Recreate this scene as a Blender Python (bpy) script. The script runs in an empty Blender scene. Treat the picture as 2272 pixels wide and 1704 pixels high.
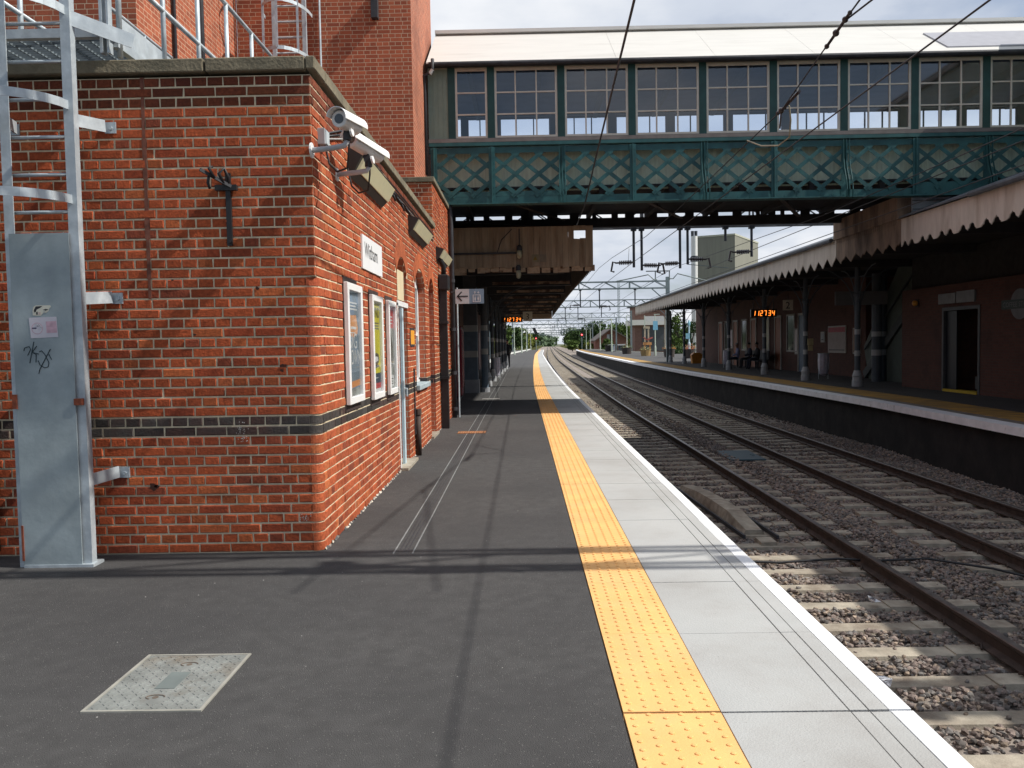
import bpy, math, random
import numpy as np
from mathutils import Vector, Matrix
random.seed(7); rng = np.random.default_rng(7)
S = bpy.context.scene; COL = S.collection
R_ = math.radians
# ------------------------------------------------------------------ camera
cam = bpy.data.cameras.new('camera'); camo = bpy.data.objects.new('camera', cam); COL.objects.link(camo)
M = Matrix(((0.9997680623, 0.0123893196, -0.0176160831), (0.0169976945, 0.0483618176, 0.9986852422), (0.0132249764, -0.9987530422, 0.0481400108)))
camo.matrix_world = Matrix.Translation((0, 0, 1.51)) @ M.transposed().to_4x4()
cam.sensor_width = 36; cam.lens = 36*1838/2272; cam.clip_start = .05; cam.clip_end = 3000
S.camera = camo
# ------------------------------------------------------------------ light
SUN = Vector((.92, -.155, 1.0)).normalized()
SUN_EL = math.asin(SUN.z); SUN_ROT = math.atan2(SUN.x, SUN.y)
w = bpy.data.worlds.new('World'); S.world = w; w.use_nodes = True
nt = w.node_tree; nt.nodes.clear(); N = nt.nodes.new; L = nt.links.new
out = N('ShaderNodeOutputWorld'); bg = N('ShaderNodeBackground'); bgc = N('ShaderNodeBackground'); mx = N('ShaderNodeMixShader')
sky = N('ShaderNodeTexSky'); sky.sky_type = 'NISHITA'; sky.sun_disc = False; sky.sun_elevation = SUN_EL; sky.sun_rotation = SUN_ROT
sky.air_density = 1.0; sky.dust_density = 1.5
bg.inputs[1].default_value = .11; L(sky.outputs[0], bg.inputs[0])
tc = N('ShaderNodeTexCoord'); sep = N('ShaderNodeSeparateXYZ'); L(tc.outputs['Generated'], sep.inputs[0])
ad = N('ShaderNodeMath'); ad.operation = 'ADD'; ad.inputs[1].default_value = .22; L(sep.outputs[2], ad.inputs[0])
cb = N('ShaderNodeCombineXYZ')
for i in (0, 1):
    d = N('ShaderNodeMath'); d.operation = 'DIVIDE'; L(sep.outputs[i], d.inputs[0]); L(ad.outputs[0], d.inputs[1]); L(d.outputs[0], cb.inputs[i])
no = N('ShaderNodeTexNoise'); no.inputs['Scale'].default_value = 1.1; no.inputs['Detail'].default_value = 7; no.inputs['Roughness'].default_value = .52; L(cb.outputs[0], no.inputs['Vector'])
# the cloud breaks up to blue sky behind the viewer
yb = N('ShaderNodeMapRange'); yb.inputs['From Min'].default_value = -.05; yb.inputs['From Max'].default_value = -.6; yb.inputs['To Min'].default_value = 0; yb.inputs['To Max'].default_value = .15; L(sep.outputs[1], yb.inputs['Value'])
ns = N('ShaderNodeMath'); ns.operation = 'SUBTRACT'; L(no.outputs[0], ns.inputs[0]); L(yb.outputs[0], ns.inputs[1])
rp = N('ShaderNodeValToRGB'); L(ns.outputs[0], rp.inputs[0])
e = rp.color_ramp.elements; e[0].position = .30; e[0].color = (.46, .52, .64, 1); e[1].position = .64; e[1].color = (1.0, 1.0, 1.0, 1)
m_ = rp.color_ramp.elements.new(.48); m_.color = (.62, .67, .76, 1)
L(rp.outputs[0], bgc.inputs[0]); bgc.inputs[1].default_value = 1.04
rm = N('ShaderNodeMapRange'); rm.inputs['From Min'].default_value = .30; rm.inputs['From Max'].default_value = .44; rm.inputs['To Min'].default_value = .12; rm.inputs['To Max'].default_value = .96
L(ns.outputs[0], rm.inputs['Value']); L(rm.outputs[0], mx.inputs[0]); L(bg.outputs[0], mx.inputs[1]); L(bgc.outputs[0], mx.inputs[2]); L(mx.outputs[0], out.inputs[0])
sl = bpy.data.lights.new('sun', 'SUN'); sl.energy = 5.0; sl.angle = R_(.55); sl.color = (1, .955, .88)
so = bpy.data.objects.new('sun', sl); COL.objects.link(so); so.rotation_euler = SUN.to_track_quat('Z', 'Y').to_euler(); so.location = (30, -10, 40)
S.view_settings.view_transform = 'Standard'; S.view_settings.look = 'None'; S.view_settings.exposure = .06; S.view_settings.gamma = 1
S.render.engine = 'CYCLES'; S.cycles.max_bounces = 7; S.cycles.transparent_max_bounces = 14; S.cycles.use_adaptive_sampling = True

# ------------------------------------------------------------------ materials
MT = {}
def pm(name, col, rough=.7, var=.12, scale=6., metal=0., bump=0., bscale=40., dirt=None, dscale=1.2, dlo=.5, dhi=.7, spec=.4, stretch=None, speck=None, emit=0, alpha=None):
    """procedural surface: colour varied by two noises, optional stain colour, speckles and bump"""
    if name in MT: return MT[name]
    m = bpy.data.materials.new(name); m.use_nodes = True; nt = m.node_tree; b = nt.nodes['Principled BSDF']; N = nt.nodes.new; L = nt.links.new
    g = N('ShaderNodeNewGeometry'); mp = N('ShaderNodeMapping'); L(g.outputs['Position'], mp.inputs[0])
    if stretch: mp.inputs['Scale'].default_value = stretch
    n1 = N('ShaderNodeTexNoise'); n1.inputs['Scale'].default_value = scale; n1.inputs['Detail'].default_value = 6; L(mp.outputs[0], n1.inputs['Vector'])
    c1 = N('ShaderNodeValToRGB'); L(n1.outputs[0], c1.inputs[0])
    lo = [max(0, c*(1-var*1.6)) for c in col[:3]]; hi = [min(1, c*(1+var*1.6)) for c in col[:3]]
    c1.color_ramp.elements[0].position = .25; c1.color_ramp.elements[0].color = (*lo, 1); c1.color_ramp.elements[1].position = .75; c1.color_ramp.elements[1].color = (*hi, 1)
    cur = c1.outputs[0]
    if dirt:
        n2 = N('ShaderNodeTexNoise'); n2.inputs['Scale'].default_value = dscale; n2.inputs['Detail'].default_value = 8; n2.inputs['Roughness'].default_value = .62; L(mp.outputs[0], n2.inputs['Vector'])
        r2 = N('ShaderNodeMapRange'); r2.inputs['From Min'].default_value = dlo; r2.inputs['From Max'].default_value = dhi; L(n2.outputs[0], r2.inputs['Value'])
        mi = N('ShaderNodeMix'); mi.data_type = 'RGBA'; mi.inputs['B'].default_value = (*dirt, 1); L(cur, mi.inputs['A']); L(r2.outputs[0], mi.inputs['Factor']); cur = mi.outputs['Result']
    if speck:
        v = N('ShaderNodeTexVoronoi'); v.inputs['Scale'].default_value = speck[1]; L(g.outputs['Position'], v.inputs['Vector'])
        r3 = N('ShaderNodeMapRange'); r3.inputs['From Min'].default_value = speck[2]; r3.inputs['From Max'].default_value = speck[2]*.6; L(v.outputs['Distance'], r3.inputs['Value'])
        wn = N('ShaderNodeTexWhiteNoise'); L(v.outputs['Position'], wn.inputs['Vector'])
        th = N('ShaderNodeMath'); th.operation = 'GREATER_THAN'; th.inputs[1].default_value = speck[3]; L(wn.outputs['Value'], th.inputs[0])
        mu = N('ShaderNodeMath'); mu.operation = 'MULTIPLY'; L(th.outputs[0], mu.inputs[0]); L(r3.outputs[0], mu.inputs[1])
        mi = N('ShaderNodeMix'); mi.data_type = 'RGBA'; mi.inputs['B'].default_value = (*speck[0], 1); L(cur, mi.inputs['A']); L(mu.outputs[0], mi.inputs['Factor']); cur = mi.outputs['Result']
    L(cur, b.inputs['Base Color']); b.inputs['Roughness'].default_value = rough; b.inputs['Metallic'].default_value = metal; b.inputs['Specular IOR Level'].default_value = spec
    if bump:
        n3 = N('ShaderNodeTexNoise'); n3.inputs['Scale'].default_value = bscale; n3.inputs['Detail'].default_value = 5; L(mp.outputs[0], n3.inputs['Vector'])
        bp = N('ShaderNodeBump'); bp.inputs['Strength'].default_value = bump; bp.inputs['Distance'].default_value = .01; L(n3.outputs[0], bp.inputs['Height']); L(bp.outputs[0], b.inputs['Normal'])
    if emit:
        b.inputs['Emission Color'].default_value = (*col[:3], 1); b.inputs['Emission Strength'].default_value = emit
    MT[name] = m; return m

def brick_mat(name, c1, c2, mortar, bw=.23, rh=.0725, band=None, msize=.010, dark=None, bump=.5):
    """bonded brickwork on any upright face: u runs along the face, v is height"""
    m = bpy.data.materials.new(name); m.use_nodes = True; nt = m.node_tree; b = nt.nodes['Principled BSDF']; N = nt.nodes.new; L = nt.links.new
    g = N('ShaderNodeNewGeometry'); sp = N('ShaderNodeSeparateXYZ'); L(g.outputs['Position'], sp.inputs[0]); sn = N('ShaderNodeSeparateXYZ'); L(g.outputs['True Normal'], sn.inputs[0])
    ab = N('ShaderNodeMath'); ab.operation = 'ABSOLUTE'; L(sn.outputs[0], ab.inputs[0]); gt = N('ShaderNodeMath'); gt.operation = 'GREATER_THAN'; gt.inputs[1].default_value = .6; L(ab.outputs[0], gt.inputs[0])
    mf = N('ShaderNodeMix'); L(gt.outputs[0], mf.inputs[0]); L(sp.outputs[0], mf.inputs[2]); L(sp.outputs[1], mf.inputs[3])
    cb = N('ShaderNodeCombineXYZ'); L(mf.outputs[0], cb.inputs[0]); L(sp.outputs[2], cb.inputs[1])
    br = N('ShaderNodeTexBrick'); L(cb.outputs[0], br.inputs['Vector']); br.offset = .25; br.offset_frequency = 2; br.squash = .5; br.squash_frequency = 2
    br.inputs['Scale'].default_value = 1; br.inputs['Mortar Size'].default_value = msize/2; br.inputs['Mortar Smooth'].default_value = .3; br.inputs['Bias'].default_value = 0
    br.inputs['Brick Width'].default_value = bw; br.inputs['Row Height'].default_value = rh
    br.inputs['Color1'].default_value = (*c1, 1); br.inputs['Color2'].default_value = (*c2, 1); br.inputs['Mortar'].default_value = (*mortar, 1)
    cur = br.outputs['Color']
    if dark:
        n2 = N('ShaderNodeTexNoise'); n2.inputs['Scale'].default_value = .9; n2.inputs['Detail'].default_value = 8; n2.inputs['Roughness'].default_value = .65; L(g.outputs['Position'], n2.inputs['Vector'])
        r2 = N('ShaderNodeMapRange'); r2.inputs['From Min'].default_value = .5; r2.inputs['From Max'].default_value = .75; L(n2.outputs[0], r2.inputs['Value'])
        mi = N('ShaderNodeMix'); mi.data_type = 'RGBA'; mi.inputs['B'].default_value = (*dark, 1); L(cur, mi.inputs['A']); L(r2.outputs[0], mi.inputs['Factor']); cur = mi.outputs['Result']
    if band:
        a = N('ShaderNodeMath'); a.operation = 'GREATER_THAN'; a.inputs[1].default_value = band[0]; L(sp.outputs[2], a.inputs[0])
        c = N('ShaderNodeMath'); c.operation = 'LESS_THAN'; c.inputs[1].default_value = band[1]; L(sp.outputs[2], c.inputs[0])
        mu = N('ShaderNodeMath'); mu.operation = 'MULTIPLY'; L(a.outputs[0], mu.inputs[0]); L(c.outputs[0], mu.inputs[1])
        iv = N('ShaderNodeMath'); iv.operation = 'SUBTRACT'; iv.inputs[0].default_value = 1; L(br.outputs['Fac'], iv.inputs[1])
        m2 = N('ShaderNodeMath'); m2.operation = 'MULTIPLY'; L(mu.outputs[0], m2.inputs[0]); L(iv.outputs[0], m2.inputs[1])
        mi = N('ShaderNodeMix'); mi.data_type = 'RGBA'; mi.inputs['B'].default_value = (.035, .035, .04, 1); L(cur, mi.inputs['A']); L(m2.outputs[0], mi.inputs['Factor']); cur = mi.outputs['Result']
    L(cur, b.inputs['Base Color']); b.inputs['Roughness'].default_value = .85
    bp = N('ShaderNodeBump'); bp.inputs['Strength'].default_value = bump; bp.inputs['Distance'].default_value = .008; bp.invert = True
    n3 = N('ShaderNodeTexNoise'); n3.inputs['Scale'].default_value = 60; L(g.outputs['Position'], n3.inputs['Vector'])
    sm = N('ShaderNodeMath'); sm.operation = 'MULTIPLY_ADD'; sm.inputs[1].default_value = .5; L(n3.outputs[0], sm.inputs[0]); L(br.outputs['Fac'], sm.inputs[2]); L(sm.outputs[0], bp.inputs['Height']); L(bp.outputs[0], b.inputs['Normal'])
    return m

def tint_mat(name, base, rough=.85, bump=.35, dark=(.1, .03, .02)):
    """real modelled bricks / stones: colour comes from the per-face 'tint' attribute, then noise wear"""
    m = bpy.data.materials.new(name); m.use_nodes = True; nt = m.node_tree; b = nt.nodes['Principled BSDF']; N = nt.nodes.new; L = nt.links.new
    at = N('ShaderNodeAttribute'); at.attribute_name = 'tint'; g = N('ShaderNodeNewGeometry')
    n = N('ShaderNodeTexNoise'); n.inputs['Scale'].default_value = 38; n.inputs['Detail'].default_value = 7; n.inputs['Roughness'].default_value = .65; L(g.outputs['Position'], n.inputs['Vector'])
    r = N('ShaderNodeMapRange'); r.inputs['From Min'].default_value = .25; r.inputs['From Max'].default_value = .75; r.inputs['To Min'].default_value = .5; r.inputs['To Max'].default_value = 1.42; L(n.outputs[0], r.inputs['Value'])
    mu = N('ShaderNodeVectorMath'); mu.operation = 'SCALE'; L(at.outputs['Color'], mu.inputs[0]); L(r.outputs[0], mu.inputs['Scale'])
    n2 = N('ShaderNodeTexNoise'); n2.inputs['Scale'].default_value = 1.6; n2.inputs['Detail'].default_value = 9; n2.inputs['Roughness'].default_value = .7; L(g.outputs['Position'], n2.inputs['Vector'])
    r2 = N('ShaderNodeMapRange'); r2.inputs['From Min'].default_value = .47; r2.inputs['From Max'].default_value = .80; r2.inputs['To Max'].default_value = .8; L(n2.outputs[0], r2.inputs['Value'])
    mi = N('ShaderNodeMix'); mi.data_type = 'RGBA'; mi.inputs['B'].default_value = (*dark, 1); L(mu.outputs[0], mi.inputs['A']); L(r2.outputs[0], mi.inputs['Factor']); L(mi.outputs['Result'], b.inputs['Base Color'])
    b.inputs['Roughness'].default_value = rough; b.inputs['Specular IOR Level'].default_value = .25
    n3 = N('ShaderNodeTexNoise'); n3.inputs['Scale'].default_value = 75; n3.inputs['Detail'].default_value = 6; L(g.outputs['Position'], n3.inputs['Vector'])
    bp = N('ShaderNodeBump'); bp.inputs['Strength'].default_value = bump; bp.inputs['Distance'].default_value = .012; L(n3.outputs[0], bp.inputs['Height']); L(bp.outputs[0], b.inputs['Normal'])
    MT[name] = m; return m

def glass_mat(name='glass', tintc=(.8, .86, .9), refl=1.0):
    if name in MT: return MT[name]
    m = bpy.data.materials.new(name); m.use_nodes = True; nt = m.node_tree; nt.nodes.clear(); N = nt.nodes.new; L = nt.links.new
    o = N('ShaderNodeOutputMaterial'); t = N('ShaderNodeBsdfTransparent'); t.inputs[0].default_value = (*tintc, 1); gl = N('ShaderNodeBsdfGlossy'); gl.inputs['Roughness'].default_value = .03
    f = N('ShaderNodeFresnel'); f.inputs[0].default_value = 1.5; mu = N('ShaderNodeMath'); mu.operation = 'MULTIPLY'; mu.inputs[1].default_value = refl; mu.use_clamp = True; L(f.outputs[0], mu.inputs[0])
    mx = N('ShaderNodeMixShader'); L(mu.outputs[0], mx.inputs[0]); L(t.outputs[0], mx.inputs[1]); L(gl.outputs[0], mx.inputs[2]); L(mx.outputs[0], o.inputs[0])
    MT[name] = m; return m

# ------------------------------------------------------------------ mesh helpers
class MB:
    def __init__(s): s.v = []; s.f = []; s.m = []
    def add(s, vs, fs, mi=0):
        o = len(s.v); s.v += [tuple(v) for v in vs]; s.f += [tuple(i+o for i in f) for f in fs]; s.m += [mi]*len(fs); return s
    def box(s, x0, x1, y0, y1, z0, z1, mi=0):
        return s.add([(x0,y0,z0),(x1,y0,z0),(x1,y1,z0),(x0,y1,z0),(x0,y0,z1),(x1,y0,z1),(x1,y1,z1),(x0,y1,z1)], [(0,3,2,1),(4,5,6,7),(0,1,5,4),(1,2,6,5),(2,3,7,6),(3,0,4,7)], mi)
    def obox(s, a, b, wd, ht, up=(0,0,1), mi=0):
        """bar from a to b, width wd sideways, height ht along up"""
        a = Vector(a); b = Vector(b); d = (b-a).normalized(); u = Vector(up); r = d.cross(u)
        if r.length < 1e-4: r = d.cross(Vector((1,0,0)))
        r.normalize(); u = r.cross(d).normalized()
        vs = [p + r*sx*wd/2 + u*sy*ht/2 for p in (a, b) for sx, sy in ((-1,-1),(1,-1),(1,1),(-1,1))]
        return s.add(vs, [(3,2,1,0),(4,5,6,7),(0,1,5,4),(1,2,6,5),(2,3,7,6),(3,0,4,7)], mi)
    def tube(s, pts, r, n=8, mi=0, cap=True):
        pts = [Vector(p) for p in pts]; rs = r if isinstance(r, (list, tuple)) else [r]*len(pts); rings = []; prev = None
        for i, p in enumerate(pts):
            d = (pts[min(i+1, len(pts)-1)] - pts[max(i-1, 0)]).normalized()
            if prev is None:
                u = d.cross(Vector((0,0,1)))
                if u.length < .05: u = d.cross(Vector((1,0,0)))
            else: u = prev - d*prev.dot(d)
            u.normalize(); prev = u; w_ = d.cross(u)
            rings.append([p + (u*math.cos(2*math.pi*k/n) + w_*math.sin(2*math.pi*k/n))*rs[i] for k in range(n)])
        vs = [q for rg in rings for q in rg]; fs = []
        for i in range(len(pts)-1):
            for k in range(n): fs.append((i*n+k, i*n+(k+1)%n, (i+1)*n+(k+1)%n, (i+1)*n+k))
        if cap: fs.append(tuple(range(n-1, -1, -1))); fs.append(tuple(range((len(pts)-1)*n, len(pts)*n)))
        return s.add(vs, fs, mi)
    def lathe(s, cx, cy, prof, n=16, mi=0):
        return s.tube([(cx, cy, z) for r, z in prof], [r for r, z in prof], n, mi)
    def prism(s, poly, axis, a0, a1, mi=0):
        """poly in the plane normal to axis (0:yz 1:xz 2:xy) swept from a0 to a1"""
        def P(p, a): return (a, p[0], p[1]) if axis == 0 else (p[0], a, p[1]) if axis == 1 else (p[0], p[1], a)
        n = len(poly); vs = [P(p, a0) for p in poly] + [P(p, a1) for p in poly]
        fs = [tuple(range(n)), tuple(range(2*n-1, n-1, -1))] + [(i, i+n, (i+1) % n + n, (i+1) % n) for i in range(n)]
        return s.add(vs, fs, mi)
    def sphere(s, c, r, n=10, mi=0, sz=1.):
        pr = [(max(.001, r*math.sin(math.pi*i/8)), c[2]-r*sz*math.cos(math.pi*i/8)) for i in range(9)]
        return s.lathe(c[0], c[1], pr, n, mi)
    def build(s, name, mats, parent=None, smooth=False, bevel=0):
        me = bpy.data.meshes.new(name); me.from_pydata(s.v, [], s.f); me.update()
        if not isinstance(mats, (list, tuple)): mats = [mats]
        for m in mats: me.materials.append(m)
        if len(mats) > 1: me.polygons.foreach_set('material_index', s.m)
        import bmesh
        bm = bmesh.new(); bm.from_mesh(me); bmesh.ops.recalc_face_normals(bm, faces=bm.faces)
        if bevel: bmesh.ops.bevel(bm, geom=bm.edges, offset=bevel, segments=1, affect='EDGES', clamp_overlap=True)
        bm.to_mesh(me); bm.free()
        if smooth: me.polygons.foreach_set('use_smooth', [True]*len(me.polygons))
        o = bpy.data.objects.new(name, me); COL.objects.link(o)
        if parent is not None:
            o.parent = parent
            L0 = Vector((0, 0, 0)); p = parent
            while p is not None: L0 += p.location; p = p.parent
            o.location = -L0
        return o
def tag(o, label=None, cat=None, group=None, kind=None):
    if label: o['label'] = label
    if cat: o['category'] = cat
    if group: o['group'] = group
    if kind: o['kind'] = kind
    return o
def thing(name, label, cat, loc=(0,0,0), group=None):
    o = bpy.data.objects.new(name, None); COL.objects.link(o); o.location = loc; o.empty_display_size = .2
    return tag(o, label, cat, group)
def struct(name, mb, mat, **k):
    o = mb.build(name, mat, **k); o['kind'] = 'structure'; return o
def clone(root, delta, label=None, group=None):
    """copy a thing with its parts and sub-parts, moved by delta"""
    r = root.copy(); COL.objects.link(r); r.location = Vector(root.location) + Vector(delta)
    if label: r['label'] = label
    if group: r['group'] = group
    for ch in list(root.children):
        c = ch.copy(); COL.objects.link(c); c.parent = r
        for g in list(ch.children):
            d = g.copy(); COL.objects.link(d); d.parent = c
    return r
def text_mb(mb, s, size, origin, ax=(1,0,0), up=(0,0,1), mi=0, squeeze=1., depth=.002, align='LEFT'):
    cu = bpy.data.curves.new('t', 'FONT'); cu.body = s; cu.size = size; cu.align_x = align; cu.resolution_u = 3
    o = bpy.data.objects.new('t', cu); COL.objects.link(o); bpy.context.view_layer.update()
    me = bpy.data.meshes.new_from_object(o.evaluated_get(bpy.context.evaluated_depsgraph_get()))
    ax = Vector(ax).normalized(); up = Vector(up).normalized(); nr = ax.cross(up); O = Vector(origin)
    vs = [O + ax*v.co.x*squeeze + up*v.co.y + nr*depth for v in me.vertices]
    mb.add(vs, [tuple(p.vertices) for p in me.polygons], mi)
    bpy.data.objects.remove(o); bpy.data.curves.remove(cu); bpy.data.meshes.remove(me)
def np_mesh(name, V, F, mats, tint=None, smooth=False, parent=None):
    """V (n,3), F (m,k) arrays of equal-sided faces"""
    me = bpy.data.meshes.new(name); n, k = F.shape
    me.vertices.add(len(V)); me.vertices.foreach_set('co', np.asarray(V, 'f').ravel())
    me.loops.add(n*k); me.loops.foreach_set('vertex_index', F.astype('i').ravel())
    me.polygons.add(n); me.polygons.foreach_set('loop_start', np.arange(0, n*k, k, dtype='i'))
    me.update(calc_edges=True)
    me.polygons.foreach_set('use_smooth', [smooth]*n)
    for m in (mats if isinstance(mats, (list, tuple)) else [mats]): me.materials.append(m)
    if tint is not None:
        a = me.attributes.new('tint', 'FLOAT_COLOR', 'FACE'); c = np.ones((n, 4), 'f'); c[:, :3] = tint; a.data.foreach_set('color', c.ravel())
    o = bpy.data.objects.new(name, me); COL.objects.link(o)
    if parent is not None: o.parent = parent; o.location = -Vector(parent.location)
    return o

OFFY = [-50, 25, 40, 55, 84, 120, 172, 250, 400, 700]; OFFX = [0, 0, .12, .32, .78, 1.45, 2.85, 5.15, 9.9, 19.2]
def off(y):
    i = max(0, min(len(OFFY)-2, int(np.searchsorted(OFFY, y))-1)); sl_ = lambda j: (OFFX[j+1]-OFFX[j-1])/(OFFY[j+1]-OFFY[j-1]) if 0 < j < len(OFFY)-1 else (0 if j == 0 else .031)
    h = OFFY[i+1]-OFFY[i]; t = (y-OFFY[i])/h; a, b = OFFX[i], OFFX[i+1]; m0, m1 = (0 if i == 0 else sl_(i))*h, sl_(i+1)*h
    if i == 0: return 0.
    if i == 1: m0 = 0
    return (2*t**3-3*t*t+1)*a + (t**3-2*t*t+t)*m0 + (-2*t**3+3*t*t)*b + (t**3-t*t)*m1
YS = [-25, 0, 12, 25] + [25+i*3 for i in range(1, 20)] + [85+i*6 for i in range(30)] + [270+i*15 for i in range(28)]
def ribbon(mb, x0, x1, z, y0, y1, mi=0, thick=0, fx=off):
    ys = [y0] + [y for y in YS if y0 < y < y1] + [y1]
    vs = []; fs = []
    for y in ys:
        o = fx(y); vs += [(x0+o, y, z), (x1+o, y, z)]
        if thick: vs += [(x1+o, y, z-thick), (x0+o, y, z-thick)]
    k = 4 if thick else 2
    for i in range(len(ys)-1):
        a = i*k; b = a+k; fs.append((a, a+1, b+1, b))
        if thick: fs += [(a+1, a+2, b+2, b+1), (a+3, a, b, b+3)]
    if thick: fs += [(0, 3, 2, 1), (len(vs)-4, len(vs)-3, len(vs)-2, len(vs)-1)]
    mb.add(vs, fs, mi)
# ------------------------------------------------------------------ shared surfaces
asphalt = pm('asphalt', (.071, .069, .068), .88, .13, 9, bump=1.0, bscale=190, dirt=(.054, .0525, .053), dscale=.55, dlo=.42, dhi=.66, speck=((.17, .165, .155), 95, .3, .80))
slab_m = pm('coping_slab', (.415, .42, .41), .8, .06, 2.2, bump=.3, bscale=120, dirt=(.30, .29, .275), dscale=1.1, dlo=.46, dhi=.74, speck=((.22, .21, .2), 28, .1, .94))
yellow_m = pm('tactile_yellow', (.81, .45, .165), .75, .07, 3.5, bump=.15, bscale=90, dirt=(.66, .42, .20), dscale=2.2, dlo=.46, dhi=.85)
white_m = pm('white_line_paint', (.84, .85, .86), .6, .03, 8, dirt=(.55, .53, .5), dscale=6, dlo=.60, dhi=.74)
joint_m = pm('dark_joint', (.10, .095, .09), .95, .2, 20)
conc = pm('concrete', (.36, .32, .255), .9, .20, 7, bump=.5, bscale=70, dirt=(.19, .15, .115), dscale=2.6, dlo=.44, dhi=.68)
rust = pm('rail_rust', (.050, .033, .026), .75, .3, 9, bump=.3, bscale=80)
railtop = pm('rail_head_steel', (.17, .15, .14), .38, .2, 8, metal=.6)
galv = pm('galvanised_steel', (.50, .55, .58), .52, .14, 9, metal=.35, bump=.1, bscale=50, dirt=(.38, .43, .47), dscale=6, dlo=.45, dhi=.65)
galvp = pm('galvanised_sheet', (.34, .395, .41), .62, .10, 5, metal=.1, bump=.12, bscale=25, dirt=(.25, .30, .32), dscale=3, dlo=.42, dhi=.7)
black_m = pm('black_paint', (.018, .018, .02), .45, .2, 10)
darkm = pm('dark_metal', (.035, .036, .042), .6, .25, 8)
ivory = pm('white_enamel', (.80, .80, .79), .35, .03, 6, dirt=(.6, .58, .55), dscale=7, dlo=.66, dhi=.85)
stone = pm('coping_stone', (.20, .170, .115), .9, .2, 7, bump=.6, bscale=45, dirt=(.11, .10, .07), dscale=2.3, dlo=.42, dhi=.7)
mortar_m = pm('lime_mortar', (.66, .56, .39), .95, .12, 14, bump=.5, bscale=90, dirt=(.50, .42, .29), dscale=3, dlo=.5, dhi=.8)
gloss_glass = glass_mat()
brk_t = tint_mat('brick_faces', None)
PATCH = brick_mat('red_brickwork', (.46, .115, .05), (.36, .085, .04), (.45, .35, .26), band=(.862, 1.008), dark=(.22, .055, .03))
TOWERB = brick_mat('tower_brickwork', (.42, .105, .045), (.26, .06, .027), (.52, .38, .26), dark=(.17, .05, .028), msize=.011)
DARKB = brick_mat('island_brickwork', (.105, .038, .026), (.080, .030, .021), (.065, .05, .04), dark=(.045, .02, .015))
green_m = pm('bridge_green_paint', (.022, .096, .100), .5, .16, 5, dirt=(.014, .058, .064), dscale=3, dlo=.48, dhi=.72, bump=.1, bscale=30)
green_d = pm('bridge_post_green', (.018, .065, .06), .5, .15, 5)
cream_b = pm('weathered_cream_boards', (.60, .68, .55), .8, .12, 5, dirt=(.46, .54, .44), dscale=2, dlo=.45, dhi=.75, stretch=(6, 1, .6))
under_m = pm('blackish_steel', (.022, .023, .027), .8, .3, 3)  # near-black steel for bridge underside, far girder and stair treads

# ------------------------------------------------------------------ ground and platforms
g = MB(); g.add([(-1500, -300, -1.32), (1500, -300, -1.32), (1500, 2600, -1.32), (-1500, 2600, -1.32)], [(0, 1, 2, 3)])
struct('ground', g, pm('rough_ground', (.13, .125, .09), .95, .3, .08, dirt=(.07, .10, .035), dscale=.03, dlo=.4, dhi=.6))
PEND = 203
p = MB(); ys = [y for y in YS if y <= PEND]+[PEND]
p.add([(-40, -25, 0), (.38, -25, 0), (.38, 25, 0), (-40, 25, 0)], [(0, 1, 2, 3)])
ribbon(p, -6, .38, 0, 25, PEND)
struct('platform', p, asphalt)
p = MB(); ribbon(p, 1.40, 1.53, -.16, -25, PEND, thick=1.15); struct('platform_wall', p, pm('platform_wall_brick', (.09, .055, .045), .9, .3, 4, dirt=(.03, .03, .03), dlo=.4, dhi=.7))
JY = [3.30+.915*i for i in range(-8, 240)]
def slab_run(x0, x1, z, mat, name, thick, gapw=.004):
    mb = MB()
    for i, a in enumerate(JY[:-1]):
        b = JY[i+1]
        if a > PEND-1: break
        ga = .009 if (i-8) % 6 == 0 else gapw*.5; gb = .009 if (i+1-8) % 6 == 0 else gapw*.5
        oa, ob = off(a), off(b); dz = rng.uniform(-.0012, .0012)
        A, B = a+ga, b-gb
        mb.add([(x0+oa, A, z+dz), (x1+oa, A, z+dz), (x1+ob, B, z+dz), (x0+ob, B, z+dz), (x0+oa, A, z-thick), (x1+oa, A, z-thick), (x1+ob, B, z-thick), (x0+ob, B, z-thick)],
               [(0, 1, 2, 3), (0, 4, 5, 1), (1, 5, 6, 2), (2, 6, 7, 3), (3, 7, 4, 0)])
    o = struct(name, mb, mat); return o
slab_run(.386, .778, .006, yellow_m, 'tactile_paving', .05)
slab_run(.784, 1.298, .004, slab_m, 'coping_paving', .06)
slab_run(1.304, 1.376, .004, slab_m, 'coping_paving', .06)
slab_run(1.382, 1.458, .004, slab_m, 'coping_paving', .06)
slab_run(1.462, 1.55, .005, white_m, 'white_edge_line', .14)
jb = MB(); ribbon(jb, .38, 1.54, -.03, -4, PEND, thick=.1); struct('paving_bed', jb, joint_m)
# raised blisters on the yellow tactile strip
dome = []; cols = [.386+.033+.0652*k for k in range(6)]
PR = [(.0125, 0), (.0110, .0050), (.0065, .0066)]; nn = 8
base = np.array([(r*math.cos(2*math.pi*k/nn), r*math.sin(2*math.pi*k/nn), z) for r, z in PR for k in range(nn)])
bf = np.array([(i*nn+k, i*nn+(k+1) % nn, (i+1)*nn+(k+1) % nn, (i+1)*nn+k) for i in range(2) for k in range(nn)] + [(16, 17, 18, 19), (16, 19, 20, 23), (20, 21, 22, 23)])
VV = []; FF = []; c = 0
for i, a in enumerate(JY):
    if a < .5 or a > 42: continue
    for k, x in enumerate(cols):
        for r in range(14):
            y = a + .024 + r*.0645 + (.031 if k % 2 else 0)
            if y > a+.9: continue
            VV.append(base + (x+off(y), y, .0055)); FF.append(bf + c*24); c += 1
tb = np_mesh('tactile_blisters', np.concatenate(VV), np.concatenate(FF), yellow_m, smooth=False); tb['kind'] = 'structure'

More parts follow.
